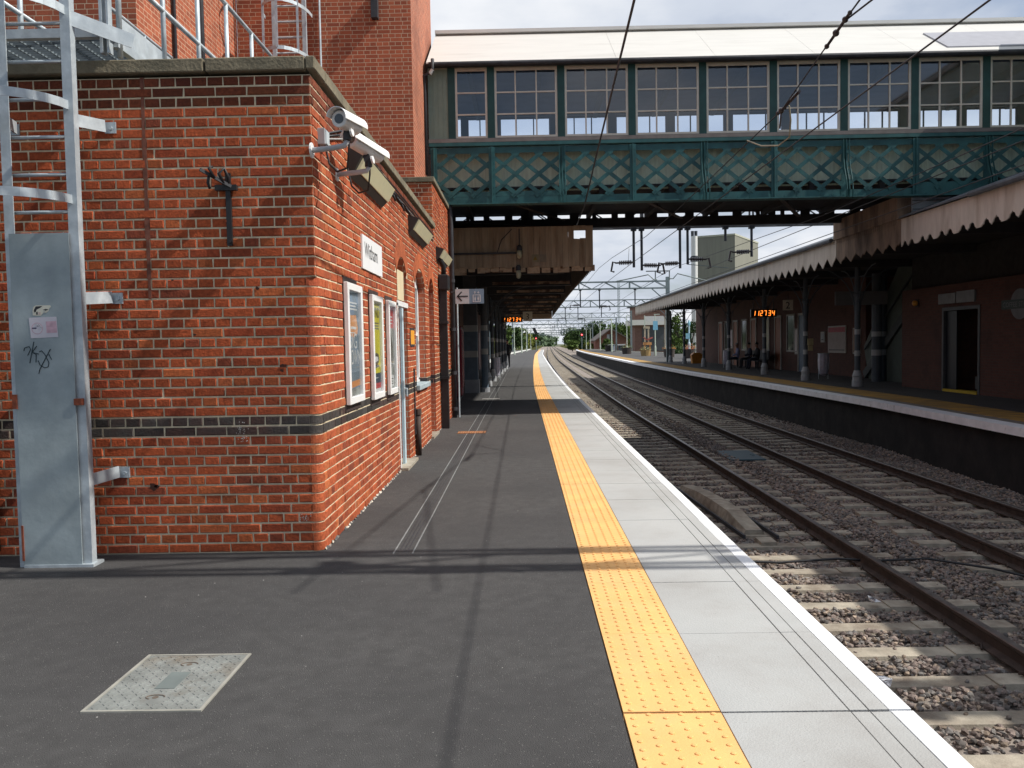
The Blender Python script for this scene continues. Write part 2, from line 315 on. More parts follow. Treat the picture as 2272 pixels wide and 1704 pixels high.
# island platform on the far side
E2Y = [-30, 0, 13, 20, 30, 40, 60, 100, 130, 172, 190]; E2X = [7.95, 7.95, 8.05, 8.3, 8.22, 8.02, 8.1, 8.95, 9.7, 11.25, 12.2]
def e2(y): return float(np.interp(y, E2Y, E2X))
REAR = lambda y: float(np.interp(y, [0, 60, 100, 130, 165, 190], [17, 17, 19.6, 15.6, 15.9, 15.2]))
iy = [-30, 0, 6, 13, 16, 20, 25, 30, 35, 40, 50, 60, 70, 80, 90, 100, 115, 130, 150, 172, 190]
def irib(mb, x0, x1, z, thick=0, mi=0, ya=-30, yb=190, rear=False):
    ys_ = [y for y in iy if ya <= y <= yb]; vs = []
    for y in ys_:
        e_ = e2(y); r = REAR(y) if rear else e_+x1; l = REAR(y)+x0 if x0 < -5 else e_+x0
        vs += [(e_+x0, y, z), (r, y, z)] + ([(r, y, z-thick), (e_+x0, y, z-thick)] if thick else [])
    k = 4 if thick else 2; fs = []
    for i in range(len(ys_)-1):
        a = i*k; b = a+k; fs.append((a, a+1, b+1, b))
        if thick: fs += [(a+1, a+2, b+2, b+1), (a+3, a, b, b+3)]
    if thick: fs += [(0, 3, 2, 1), (len(vs)-4, len(vs)-3, len(vs)-2, len(vs)-1)]
    mb.add(vs, fs, mi)
p = MB(); irib(p, 1.55, 0, 0, 1.2, rear=True); struct('island_platform', p, asphalt)
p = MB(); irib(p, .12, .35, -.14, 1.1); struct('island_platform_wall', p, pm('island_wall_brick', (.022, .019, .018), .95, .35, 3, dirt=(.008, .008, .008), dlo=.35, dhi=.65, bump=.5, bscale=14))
p = MB(); irib(p, 0, .34, .003, .14); struct('island_white_edge', p, pm('island_edge_paint', (.80, .80, .82), .7, .08, 4, dirt=(.45, .44, .44), dscale=5, dlo=.60, dhi=.78))
p = MB(); irib(p, .345, .60, .0, .14); struct('island_coping', p, pm('island_coping_slab', (.20, .175, .15), .85, .15, 3, dirt=(.13, .11, .10)))
def stripe_mat():
    m = pm('island_tactile', (.52, .29, .05), .8, .2, 3, dirt=(.20, .13, .06), dscale=1.6, dlo=.36, dhi=.62, stretch=(1, 3.5, 1)); return m
p = MB(); irib(p, .605, 1.545, .003, .14); struct('island_tactile_paving', p, stripe_mat())
p = MB()
for y in np.arange(60, 188, 2.0): p.obox((REAR(y)-.02, y, .06), (REAR(y+2)-.02, y+2, .06), .1, .12)
struct('island_rear_kerb', p, pm('pale_kerb', (.62, .6, .5), .8, .08, 3))

# ------------------------------------------------------------------ ballast
bal = MB(); ribbon(bal, 1.2, 12, -1.125, -25, 660, fx=lambda y: off(y)*(1 if y < 190 else 1)); ribbon(bal, -3.5, 1.3, -1.13, PEND, 660); ribbon(bal, 12, 15.5, -1.13, 190, 660)
tag(bal.build('ballast_bed', pm('ballast_bed_stones', (.22, .185, .16), .95, .4, 14, bump=1.0, bscale=24, dirt=(.29, .25, .215), dscale=9, dlo=.45, dhi=.62)), kind='structure')
ico = [Vector(v).normalized() for v in [(0, 1, 1.618), (0, -1, 1.618), (0, 1, -1.618), (0, -1, -1.618), (1, 1.618, 0), (-1, 1.618, 0), (1, -1.618, 0), (-1, -1.618, 0), (1.618, 0, 1), (-1.618, 0, 1), (1.618, 0, -1), (-1.618, 0, -1)]]
icf = np.array([(0, 1, 8), (0, 8, 4), (0, 4, 5), (0, 5, 9), (0, 9, 1), (1, 6, 8), (8, 6, 10), (8, 10, 4), (4, 10, 2), (4, 2, 5), (5, 2, 11), (5, 11, 9), (9, 11, 7), (9, 7, 1), (1, 7, 6), (3, 6, 7), (3, 7, 11), (3, 11, 2), (3, 2, 10), (3, 10, 6)])
iv = np.array([tuple(v) for v in ico])
SY = [y for y in np.arange(2.93, 330, .606)]
SY0 = 4.97
SLY = [SY0-.606*3+.606*i for i in range(560)]
def stones(n, ya, yb, smin, smax):
    y = rng.uniform(ya, yb, n); x = rng.uniform(1.55, 8.4, n); s = rng.uniform(smin, smax, n)
    # keep sleeper tops mostly clear
    ph = ((y-SLY[0]+.303) % .606)-.303
    onT = ((np.abs(x-3.08) < 1.27) | (np.abs(x-6.2) < 1.27)) & (np.abs(ph) < .125)
    between = (np.abs(x-3.08) < .70) | (np.abs(x-6.2) < .70)
    keep = ~onT | (rng.random(n) < .03)
    onrail = np.zeros(n, bool)
    for rx in (2.33, 3.83, 5.45, 6.95): onrail |= np.abs(x-rx) < .09
    keep &= ~onrail
    y, x, s = y[keep], x[keep], s[keep]; n = len(y)
    z = -1.115 + rng.uniform(-.01, .022, n) + .018*np.sin(x*3.1+y*.7) + np.where((np.abs(x-3.08) > 1.3) & (x < 4.6) & (x > 4.3), .03, 0)
    ang = rng.uniform(0, 6.283, n); tl = rng.uniform(-.9, .9, n)
    sc = np.stack([s*rng.uniform(.7, 1.25, n), s*rng.uniform(.6, 1.0, n), s*rng.uniform(.45, .8, n)], 1)
    P_ = iv[None]*(1+rng.uniform(-.32, .32, (n, 12, 1)))*sc[:, None, :]
    ca, sa, ct, st = np.cos(ang), np.sin(ang), np.cos(tl), np.sin(tl)
    X, Y, Z = P_[..., 0], P_[..., 1], P_[..., 2]
    Y, Z = Y*ct[:, None]-Z*st[:, None], Y*st[:, None]+Z*ct[:, None]
    X, Y = X*ca[:, None]-Y*sa[:, None], X*sa[:, None]+Y*ca[:, None]
    V = np.stack([X+(x+np.array([off(q) for q in y]))[:, None], Y+y[:, None], Z+z[:, None]], 2)
    V[..., 1] -= 0
    F = icf[None]+(np.arange(n)*12)[:, None, None]
    g_ = rng.uniform(.72, 1.55, n)[:, None]; hue = rng.random(n)[:, None]
    c_ = np.where(hue < .5, [.205, .162, .140], np.where(hue < .82, [.175, .160, .147], [.27, .21, .16]))*g_
    return V.reshape(-1, 3), F.reshape(-1, 3), np.repeat(c_, 20, 0)
bm_ = tint_mat('ballast_stone', None, bump=.2, dark=(.07, .05, .042))
parts_ = [stones(38000, 3.6, 14, .019, .036), stones(26000, 14, 26, .024, .04), stones(14000, 26, 60, .03, .05)]
V0, F0, T0, o_ = [], [], [], 0
for V, F, T in parts_: V0.append(V); F0.append(F+o_); T0.append(T); o_ += len(V)
bo = np_mesh('ballast', np.concatenate(V0), np.concatenate(F0), bm_, tint=np.concatenate(T0)); bo['kind'] = 'stuff'; bo['label'] = 'grey brown crushed stone ballast between the sleepers and rails'; bo['category'] = 'ballast'

# ------------------------------------------------------------------ tracks
RP = [(-.07, 0), (.07, 0), (.07, .012), (.012, .035), (.012, .105), (.035, .125), (.035, .15), (.028, .158), (-.028, .158), (-.035, .15), (-.035, .125), (-.012, .105), (-.012, .035), (-.07, .012)]
def rail_mesh(x, zb, y0, y1):
    mb = MB(); ys = [y0]+[y for y in YS if y0 < y < y1]+[y1]; n = len(RP)
    vs = [(x+off(y)+px, y, zb+pz) for y in ys for px, pz in RP]
    for i in range(len(ys)-1):
        for k in range(n):
            mb.f.append((i*n+k, i*n+(k+1) % n, (i+1)*n+(k+1) % n, (i+1)*n+k)); mb.m.append(1 if k in (6, 7, 8) else 0)
    mb.v = vs; return mb
def sleeper_mb(mb, cx, y):
    o = off(y); w0, w1 = .128, .10
    for a, b, zt in ((-1.27, -.42, -1.078), (-.42, .42, -1.092), (.42, 1.27, -1.078)):
        x0, x1 = cx+a+o, cx+b+o
        mb.add([(x0, y-w0, -1.2), (x1, y-w0, -1.2), (x1, y+w0, -1.2), (x0, y+w0, -1.2), (x0, y-w1, zt), (x1, y-w1, zt), (x1, y+w1, zt), (x0, y+w1, zt)], [(4, 5, 6, 7), (0, 1, 5, 4), (1, 2, 6, 5), (2, 3, 7, 6), (3, 0, 4, 7)])
def track(cx, label, y1):
    t = thing('railway_track', label, 'railway track', (cx, 6, -1.1), 'running lines through the station')
    for s in (-.75, .75): rail_mesh(cx+s, -1.073, -20, y1).build('rail', [rust, railtop], t)
    cnt = 0; rest = MB(); clip = MB()
    for y in SLY:
        if y > y1: break
        if y > 3.2 and cnt < 98: mb = MB(); sleeper_mb(mb, cx, y); mb.build('sleeper', conc, t); cnt += 1
        else: sleeper_mb(rest, cx, y)
        if 3 < y < 40:
            for s in (-.75, .75):
                for q in (-.1, .1): clip.tube([(cx+s+q+off(y), y-.05, -1.06), (cx+s+q*.75+off(y), y, -1.035), (cx+s+q+off(y), y+.05, -1.06)], .011, 5)
    r = rest.build('distant_sleepers', conc, t); r['kind'] = 'stuff'
    clip.build('rail_clips', rust, t)['kind'] = 'stuff'
    return t
track(3.08, 'nearer railway track with brown rusted rails, beside the white platform edge', 640)
track(6.2, 'farther railway track in shade beside the island platform wall', 640)
# cable ramp, junction cover and cable
t = thing('cable_ramp', 'grey concrete cable trough ramp lying between platform edge and nearest rail', 'cable ramp', (2.95, 12, -1.1))
m = MB(); q = [(2.72, 14.5), (2.76, 13.4), (2.80, 12.5), (2.86, 11.75), (2.92, 11.0)]
for i in range(4):
    (xa, ya), (xb, yb) = q[i], q[i+1]; za = [-1.02, -.93, -.90, -.92, -1.03][i]; zb = [-1.02, -.93, -.90, -.92, -1.03][i+1]
    m.add([(xa+.03, ya, za), (xa+.24, ya, za), (xb+.24, yb+.012, zb), (xb+.03, yb+.012, zb), (xa-.03, ya, -1.12), (xa+.30, ya, -1.12), (xb+.30, yb+.012, -1.12), (xb-.03, yb+.012, -1.12)], [(0, 1, 2, 3), (0, 4, 5, 1), (1, 5, 6, 2), (2, 6, 7, 3), (3, 7, 4, 0)])
m.build('ramp_blocks', conc, t); m = MB(); m.obox((2.64, 14.6, -1.06), (2.86, 10.75, -1.06), .03, .05); m.obox((3.10, 14.3, -1.06), (3.28, 10.7, -1.06), .03, .05); m.build('steel_edging', darkm, t); MB().box(2.98, 3.18, 10.40, 10.70, -1.1, -1.05).build('end_block', conc, t)
m = MB(); m.box(4.42, 5.18, 17.7, 19.2, -1.07, -1.045); m.box(4.5, 4.56, 18.3, 18.5, -1.045, -1.035); m.box(5.04, 5.1, 18.3, 18.5, -1.045, -1.035)
tag(m.build('cover_plate', pm('blue_grey_plate', (.045, .085, .105), .6, .1, 4)), 'blue grey square cover plate lying between the two tracks', 'cover plate')
pts = [(1.62, 9.55, -1.06), (2.2, 9.5, -1.03), (2.9, 9.42, -1.045), (3.6, 9.5, -1.03), (3.95, 9.35, -1.02), (4.6, 9.45, -1.03), (5.1, 9.0, -1.03), (5.45, 8.5, -1.05), (6.0, 8.3, -1.04)]
tag(MB().tube(pts, .014, 6).build('cable', black_m, smooth=True), 'thin black cable trailing across the ballast under the nearer track', 'cable')
for (x, y, lb) in ((2.62, 6.05, 'crumpled white litter on the ballast near the platform edge'), (3.35, 7.95, 'small white scrap of litter beside the nearer rail')):
    m = MB(); n_ = 7
    vs = [(x+rng.uniform(-.07, .07), y+rng.uniform(-.06, .06), -1.06+rng.uniform(0, .07)) for _ in range(14)]
    m.add(vs, [(i, (i+3) % 14, (i+5) % 14) for i in range(14)]+[(i, (i+1) % 14, (i+6) % 14) for i in range(14)])
    tag(m.build('litter', pm('litter_plastic', (.8, .8, .82), .4, .05, 20)), lb, 'litter')
m = MB(); sl = SLY[3+5]; m.box(2.05, 2.22, SLY[8]-.09, SLY[8]+.09, -1.077, -1.074); tag(m.build('yellow_marking', pm('yellow_sleeper_paint', (.6, .47, .08), .8, .1, 20)), 'yellow paint mark on a concrete sleeper by the platform edge', 'marking')
# ------------------------------------------------------------------ near station building (modelled bricks)
BX, BY, CH = -1.5, 6.06, .0725
class Bricks:
    def __init__(s): s.V = []; s.F = []; s.T = []; s.MV = []; s.MF = []; s.n = 0; s.mn = 0; s.top = True; s.gz = .0062; s.mul = np.array([1., 1., 1.])
    def col(s, dark, z):
        if dark: c = np.array([.046, .041, .038])*rng.uniform(.7, 1.5)
        else:
            c = np.array([.43, .090, .032]); r = rng.random()
            if r < .18: c = np.array([.35, .068, .027])
            elif r < .30: c = np.array([.47, .118, .040])
            elif r < .34: c = np.array([.27, .062, .03])
            c = c*rng.uniform(.70, 1.04)*s.mul
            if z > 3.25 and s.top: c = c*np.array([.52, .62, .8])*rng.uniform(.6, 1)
        return c
    def brick(s, P, u0, u1, z0, z1, dark=False, d0=0, d1=.0062, j=.0026, skew=0):
        d1 = d1 + rng.uniform(-.0030, .0032); ch = .005
        J = lambda: rng.uniform(-j, j)
        vs = [P(u0+J(), d0, z0), P(u1+J(), d0, z0), P(u1+J(), d0, z1), P(u0+J(), d0, z1)]
        t_ = rng.uniform(-.0015, .0015)
        vs += [P(u0+ch+J(), d1+t_, z0+ch+J()), P(u1-ch+J(), d1-t_, z0+ch+J()), P(u1-ch+J(), d1-t_, z1-ch+J()), P(u0+ch+J(), d1+t_, z1-ch+J())]
        s.V += vs; n = s.n; s.F += [(n+4, n+5, n+6, n+7), (n, n+1, n+5, n+4), (n+1, n+2, n+6, n+5), (n+2, n+3, n+7, n+6), (n+3, n, n+4, n+7)]; s.n += 8
        c = s.col(dark, z0); s.T += [c]*5
    def mortar(s, P, u0, u1, z0, z1, d=0):
        s.MV += [P(u0, d, z0), P(u1, d, z0), P(u1, d, z1), P(u0, d, z1)]; s.MF.append((s.mn, s.mn+1, s.mn+2, s.mn+3)); s.mn += 4
    def wall(s, P, u0, u1, rows, holes=(), phase=0., z0=0., band=True, rnd=None, skip=0.):
        for r in range(rows):
            za = z0+r*CH; zb = za+CH; zm = (za+zb)/2; iv = [(u0, u1 if not (rnd and zm < rnd[1]) else u1)]
            if rnd and zm < rnd[1]: iv = [(u0 + (rnd[0] if rnd[2] == 0 else 0), u1 - (rnd[0] if rnd[2] == 1 else 0))]
            for h in holes:
                w_ = h(zm)
                if not w_: continue
                nv = []
                for a, b in iv:
                    if w_[1] <= a or w_[0] >= b: nv.append((a, b)); continue
                    if w_[0] > a: nv.append((a, w_[0]))
                    if w_[1] < b: nv.append((w_[1], b))
                iv = nv
            hd = (r % 2 == 1); L_ = .115 if hd else .23; ofs = phase + (.0575 if hd else 0); dark = band and r in (12, 13)
            for a, b in iv:
                if b-a < .01: continue
                s.mortar(P, a, b, za, zb)
                k = math.floor((a-ofs)/L_); u = ofs+k*L_
                while u < b-.004:
                    x0, x1 = max(u, a), min(u+L_, b)
                    if x1-x0 > .022 and rng.random() > skip: s.brick(P, x0+(.0052 if x0 > a else .001), x1-(.0052 if x1 < b else .001), za+s.gz, zb-s.gz, dark)
                    u += L_
    def voussoir(s, P, uc, hw, zs, rise, depth=.215):
        R = (hw*hw+rise*rise)/(2*rise); zc = zs+rise-R; A = math.asin(hw/R); n = max(6, int(2*A*R/.075))
        for i in range(n):
            a0 = -A+2*A*i/n+.03/n; a1 = -A+2*A*(i+1)/n-.03/n
            q = [(uc+rr*math.sin(a), zc+rr*math.cos(a)) for rr, a in ((R, a0), (R, a1), (R+depth, a1), (R+depth, a0))]
            vs = [P(u, 0, z) for u, z in q]; cu = sum(u for u, z in q)/4; cz = sum(z for u, z in q)/4
            vs += [P(cu+(u-cu)*.97, .010, cz+(z-cz)*.985) for u, z in q]; m = s.n
            s.V += vs; s.F += [(m+4, m+5, m+6, m+7), (m, m+1, m+5, m+4), (m+1, m+2, m+6, m+5), (m+2, m+3, m+7, m+6), (m+3, m, m+4, m+7)]; s.n += 8
            s.T += [np.array([.47, .125, .05])*rng.uniform(.9, 1.1)]*5
def arch(uc, hw, zb, zs, rise, ring=0):
    R = (hw*hw+rise*rise)/(2*rise); zc = zs+rise-R
    def f(z):
        if z < zb: return None
        if z <= zs: return (uc-hw, uc+hw)
        Rr = R+ring; hh = hw + (ring*.55 if ring else 0)
        if z-zc >= Rr: return None
        w_ = min(hh, math.sqrt(Rr*Rr-(z-zc)**2)); return (uc-w_, uc+w_)
    return f
PF = lambda u, d, z: (u, BY-d, z)
PS = lambda u, d, z: (BX+d, u, z)
OPN = [(10.40, .42, 0, 2.42, .20), (12.25, .60, .93, 2.40, .24), (13.76, .36, 0, 2.42, .20)]
holes = [arch(uc, hw, zb, zs, ri, .215) for uc, hw, zb, zs, ri in OPN]
bk = Bricks()
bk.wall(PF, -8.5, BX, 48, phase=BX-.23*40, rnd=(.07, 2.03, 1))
bk.gz = .0046; bk.mul = np.array([1.05, 1.18, 1.3])  # sunlit side wall: overexposure by the sun put into paler brick colours
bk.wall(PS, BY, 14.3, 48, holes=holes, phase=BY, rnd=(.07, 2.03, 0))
for uc, hw, zb, zs, ri in OPN: bk.voussoir(PS, uc, hw, zs, ri)
# fill the haunches between coursed bricks and the round arch rings
for uc, hw, zb, zs, ri in OPN:
    for r in range(int(zs/CH), int((zs+ri+.23)/CH)+1):
        za = r*CH; hi_ = arch(uc, hw, zb, zs, ri, 0)(za+CH/2)
        f1 = arch(uc, hw, zb, zs, ri, .215)(za+CH/2)
        if f1:
            if hi_: bk.mortar(PS, f1[0], hi_[0], za, za+CH, -.001); bk.mortar(PS, hi_[1], f1[1], za, za+CH, -.001)
            else: bk.mortar(PS, f1[0], f1[1], za, za+CH, -.001)
# bullnose corner bricks up to 2.03 m
for r in range(28):
    za = r*CH; zb_ = za+CH; dark = r in (12, 13); n = 6
    for (dd, z_0, z_1, mort) in ((.0, za, zb_, True), (.0065, za+.0062, zb_-.0062, False)):
        rr = .07+dd; cx, cy = BX-.07, BY+.07; prof = [(cx+rr*math.cos(t), cy+rr*math.sin(t)) for t in [-math.pi/2+math.pi/2*i/n for i in range(n+1)]]
        if mort:
            for i in range(n):
                bk.MV += [(*prof[i], z_0), (*prof[i+1], z_0), (*prof[i+1], z_1), (*prof[i], z_1)]; bk.MF.append((bk.mn, bk.mn+1, bk.mn+2, bk.mn+3)); bk.mn += 4
        else:
            c = bk.col(dark, za); m = bk.n
            for x, y in prof: bk.V += [(x, y, z_0), (x, y, z_1)]
            for i in range(n): bk.F.append((m+2*i, m+2*i+2, m+2*i+3, m+2*i+1)); bk.T.append(c)
            k0 = len(prof)*2
            for x, y in prof: bk.V += [(cx+(x-cx)*.90, cy+(y-cy)*.90, z_0), (cx+(x-cx)*.90, cy+(y-cy)*.90, z_1)]
            for i in range(n): bk.F += [(m+2*i, m+k0+2*i, m+k0+2*i+2, m+2*i+2), (m+2*i+1, m+2*i+3, m+k0+2*i+3, m+k0+2*i+1)]; bk.T += [c, c]
            bk.n += k0*2
bld = thing('brick_building', 'low red brick station building with flat roof and dark brick band, ladder on its front', 'building', (-4, 10, 0))
# Bricks: mix of quads only
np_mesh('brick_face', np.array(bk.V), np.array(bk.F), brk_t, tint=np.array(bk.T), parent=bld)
m = MB(); m.v = bk.MV; m.f = bk.MF; m.m = [0]*len(bk.MF)
# wall body behind faces, reveals and back walls
m.box(-8.5, -1.60, BY+.1, BY+.25, 0, 3.48); m.build('mortar', mortar_m, bld)
m = MB()
for uc, hw, zb, zs, ri in OPN:
    n = 10; R = (hw*hw+ri*ri)/(2*ri); zc = zs+ri-R; A = math.asin(hw/R)
    pr = [(uc-hw, zb), (uc-hw, zs)] + [(uc+R*math.sin(-A+2*A*i/n), zc+R*math.cos(-A+2*A*i/n)) for i in range(1, n)] + [(uc+hw, zs), (uc+hw, zb)]
    D = .34 if zb == 0 else .16
    for i in range(len(pr)-1):
        (a, b), (c, d) = pr[i], pr[i+1]; m.add([(BX+.006, a, b), (BX-D, a, b), (BX-D, c, d), (BX+.006, c, d)], [(0, 1, 2, 3)])
m.build('reveal', PATCH, bld)
m = MB(); m.box(-9, -1.85, 6.2, 14.25, 3.15, 3.3); m.build('roof', pm('roof_felt', (.1, .1, .1), .9), bld)
m = MB(); m.box(-1.86, -1.85, 6.2, 14.3, 0, 3.48); m.box(-9, -1.9, 14.26, 14.3, 0, 3.4); m.box(-1.85, -1.52, 6.3, 14.28, 3.42, 3.48); m.build('inner_wall', PATCH, bld)
m = MB(); x = -8.6
for i, L_ in enumerate([1.1, 1.15, 1.2, 1.0, .92, .98, .73]):  # coping stones along the front, with a chipped joint
    m.box(x+.006, x+L_-.006, BY-.045+rng.uniform(-.004, .004), BY+.30, 3.505+rng.uniform(-.004, .004), 3.60+rng.uniform(-.004, .004)); x += L_
y = BY-.045
m2 = MB()
while y < 14.2:
    b_ = min(y+.92, 14.28); (m2 if False else m).box(BX-.29, BX+.045, max(y, BY+.305)+.005 if y < BY+.3 else y+.005, b_-.005, 3.505+rng.uniform(-.004, .004), 3.60+rng.uniform(-.004, .004)); y = b_
m.box(x, BX+.045, BY-.045, BY+.30, 3.506, 3.599)
m.build('coping', stone, bld, bevel=.008)
m = MB()
for k in range(200):  # ragged sealing mortar where the wall meets the tarmac
    y = 6.1+k*.05; h1 = .014+.010*math.sin(k*1.9)+rng.uniform(0, .006); h2 = .014+.010*math.sin((k+1)*1.9); w1, w2 = (.012+.010*abs(math.sin(q*.7)) for q in (k, k+1)); m.add([(BX+.005, y, max(.004, h1)), (BX+w1, y, .002), (BX+w2, y+.05, .002), (BX+.005, y+.05, max(.004, h2))], [(0, 1, 2, 3)]) if rng.random() < .8 else None
m.build('wall_foot_mortar', pm('pale_foot_mortar', (.55, .50, .42), .9, .3, 30, dirt=(.08, .08, .08), dscale=12, dlo=.45, dhi=.52), bld)['kind'] = 'stuff'
# door in the first arch
dr = MB(); dr.box(BX-.335, BX-.30, 9.985, 10.815, .03, 1.98); door = dr.build('door', pm('pale_blue_door', (.42, .55, .62), .55, .06, 5, dirt=(.3, .36, .4), dscale=3), bld)
m = MB(); m.box(BX-.12, BX+.015, 9.93, 9.985, 0, 2.03); m.box(BX-.12, BX+.015, 9.93, 10.86, 2.0, 2.06); m.build('door_frame', ivory, bld)
m = MB(); m.box(BX-.02, BX+.012, 10.30, 10.42, .02, 1.98); m.build('door_edge_board', pm('pale_blue_frame', (.50, .62, .68), .5, .06, 6), bld)
m = MB(); m.tube([(BX+.01, 10.33, .98), (BX+.05, 10.33, .98), (BX+.05, 10.33, .88)], .012, 6); m.box(BX-.0, BX+.02, 10.29, 10.37, .86, 1.08); m.build('door_handle', galv, bld)
m = MB(); m.box(BX-.03, BX+.004, 10.02, 10.56, 2.08, 2.44); m.build('fanlight_board', pm('beige_board', (.62, .52, .34), .7, .05, 4), bld)
MB().box(BX-.3, BX+.10, 9.93, 10.9, 0, .035).build('doorstep', conc, bld); MB().box(BX-.3, BX+.05, 13.3, 14.2, 0, .04).build('doorstep', conc, bld)
wn = MB(); X0 = BX-.15; wn.box(X0, X0+.05, 11.66, 11.72, .99, 2.45); wn.box(X0, X0+.05, 12.73, 12.845, .99, 2.45); wn.box(X0, X0+.05, 11.66, 12.84, .96, 1.02); wn.box(X0, X0+.05, 11.66, 12.84, 2.38, 2.62); wn.box(X0+.002, X0+.045, 12.2, 12.25, 1, 2.4); wn.box(X0+.002, X0+.045, 11.7, 12.8, 1.66, 1.71)
wf = wn.build('window', ivory, bld)
m = MB(); m.box(X0+.01, X0+.016, 11.7, 12.8, 1, 2.4); m.build('window_pane', glass_mat('dark_glass', (.25, .28, .3), 1.2), bld)
m = MB(); m.box(BX-.15, BX+.06, 11.6, 12.92, .88, .955); m.build('window_sill', pm('blue_grey_sill', (.33, .40, .43), .8, .15, 6), bld, bevel=.008)
m = MB(); m.box(BX-.345, BX-.33, 13.4, 14.12, 0, 2.5); m.build('blocked_doorway', PATCH, bld)
# taller brick block beside it, then tower and main building
b2 = thing('brick_building', 'taller narrow red brick block with stone capping, beside the black downpipes', 'building', (-1.9, 15.7, 0))
bk = Bricks(); bk.top = False; bk.gz = .0048; bk.mul = np.array([1.05, 1.18, 1.3]); PS2 = lambda u, d, z: (BX+d, u, z); PF2 = lambda u, d, z: (u, 14.3-d, z)  # paler bricks here too, strong sunlight put into the colour
bk.wall(PS2, 14.3, 17.35, 59, phase=BY); bk.wall(PF2, -2.6, BX, 12, phase=BX-.23*8, z0=CH*48, band=False)
np_mesh('brick_face', np.array(bk.V), np.array(bk.F), brk_t, tint=np.array(bk.T), parent=b2)
m = MB(); m.v = bk.MV; m.f = bk.MF; m.m = [0]*len(bk.MF); m.build('mortar', mortar_m, b2)
m = MB(); m.box(-2.6, -1.56, 14.36, 17.34, .0, 4.27); m.build('wall_core', TOWERB, b2)
m = MB(); m.box(-2.7, BX+.045, 14.25, 14.6, 4.30, 4.385); m.box(BX-.3, BX+.045, 14.605, 17.4, 4.30, 4.385); m.build('coping', stone, b2, bevel=.008)
tw = thing('brick_tower', 'tall red brick tower rising beside the end of the footbridge', 'tower', (-3.7, 17.4, 0))
m = MB(); m.box(-5.09, -1.92, 15.3, 18.8, 0, 13); m.build('wall', TOWERB, tw)
m = MB(); m.tube([(-3.57, 15.27, 3.2), (-3.57, 15.27, 12)], .02, 6); m.build('conduit', galv, tw)
m = MB(); m.box(-2.62, -2.50, 15.15, 15.29, 7.42, 7.9); m.build('lamp_fitting', darkm, tw)
mb_ = thing('station_building', 'big red brick station building behind the roof walkway at the left', 'building', (-9, 14, 0))
m = MB(); m.box(-14, -5.09, 11.25, 15.29, 0, 12); m.build('wall', TOWERB, mb_)
m = MB(); m.tube([(-5.03, 13.4, 3.3), (-5.03, 13.4, 11.5)], .05, 8); m.tube([(-5.05, 12.4, 3.3), (-5.05, 12.4, 11.5)], .03, 8); m.build('drainpipe', darkm, mb_, smooth=True)
m = MB(); m.box(-7.1, -5.95, 11.15, 11.25, 5.15, 5.6); m.box(-6.95, -6.1, 11.13, 11.25, 4.9, 4.97); m.build('window_head', pm('grey_render', (.4, .4, .38), .8), mb_)
# ------------------------------------------------------------------ downpipes on the wall
t = thing('downpipe', 'thick black square downpipe with hopper head on the brick wall', 'downpipe', (BX+.08, 15.0, 0))
MB().box(BX+.02, BX+.15, 14.95, 15.10, 0, 2.55).build('pipe', black_m, t)
m = MB(); m.box(BX+.01, BX+.2, 14.88, 15.17, 2.5, 2.78); m.build('hopper', black_m, t, bevel=.02)
m = MB(); m.tube([(BX+.1, 15.03, 2.78), (BX+.1, 15.03, 2.95), (BX+.05, 14.95, 3.05), (BX-.02, 14.9, 3.07)], .045, 8); m.build('elbow', black_m, t, smooth=True)
for z in (.9, 1.9): MB().box(BX+.0, BX+.165, 14.9, 15.15, z, z+.05).build('pipe_clip', black_m, t)
t = thing('downpipe', 'black round downpipe with pale edge at the far corner of the brick wall', 'downpipe', (BX+.06, 17.2, 0))
MB().tube([(BX+.07, 17.2, 0), (BX+.07, 17.2, 4.1), (BX+.05, 17.2, 4.35), (BX-.08, 17.25, 4.45)], .05, 10).build('pipe', darkm, t, smooth=True)
MB().tube([(BX+.16, 17.28, 0), (BX+.16, 17.28, 2.7)], .022, 6).build('conduit', galv, t)
for z in (.15, .9, 1.8, 2.8): MB().tube([(BX+.07, 17.2, z), (BX+.07, 17.2, z+.07)], .062, 10).build('pipe_clip', darkm, t)
t = thing('standpipe', 'short dark rusty standpipe with thin conduit, below the orange notice', 'pipe', (BX+.04, 11.35, 0))
MB().tube([(BX+.05, 11.35, 0), (BX+.05, 11.35, .56)], .04, 8).build('pipe', rust, t, smooth=True); MB().tube([(BX+.05, 11.35, .56), (BX+.05, 11.35, .64)], .05, 8).build('cap', rust, t)
MB().tube([(BX+.02, 11.28, .3), (BX+.02, 11.28, 1.2)], .012, 6).build('conduit', darkm, t)
MB().tube([(-3.86, 6.0, 0.0), (-3.86, 6.0, 3.5)], .05, 8)
t = MB().tube([(-3.93, 5.98, .05), (-3.93, 5.98, 3.45)], .06, 10).build('downpipe', darkm, smooth=True); tag(t, 'dark drainpipe behind the caged ladder at the left edge', 'downpipe')
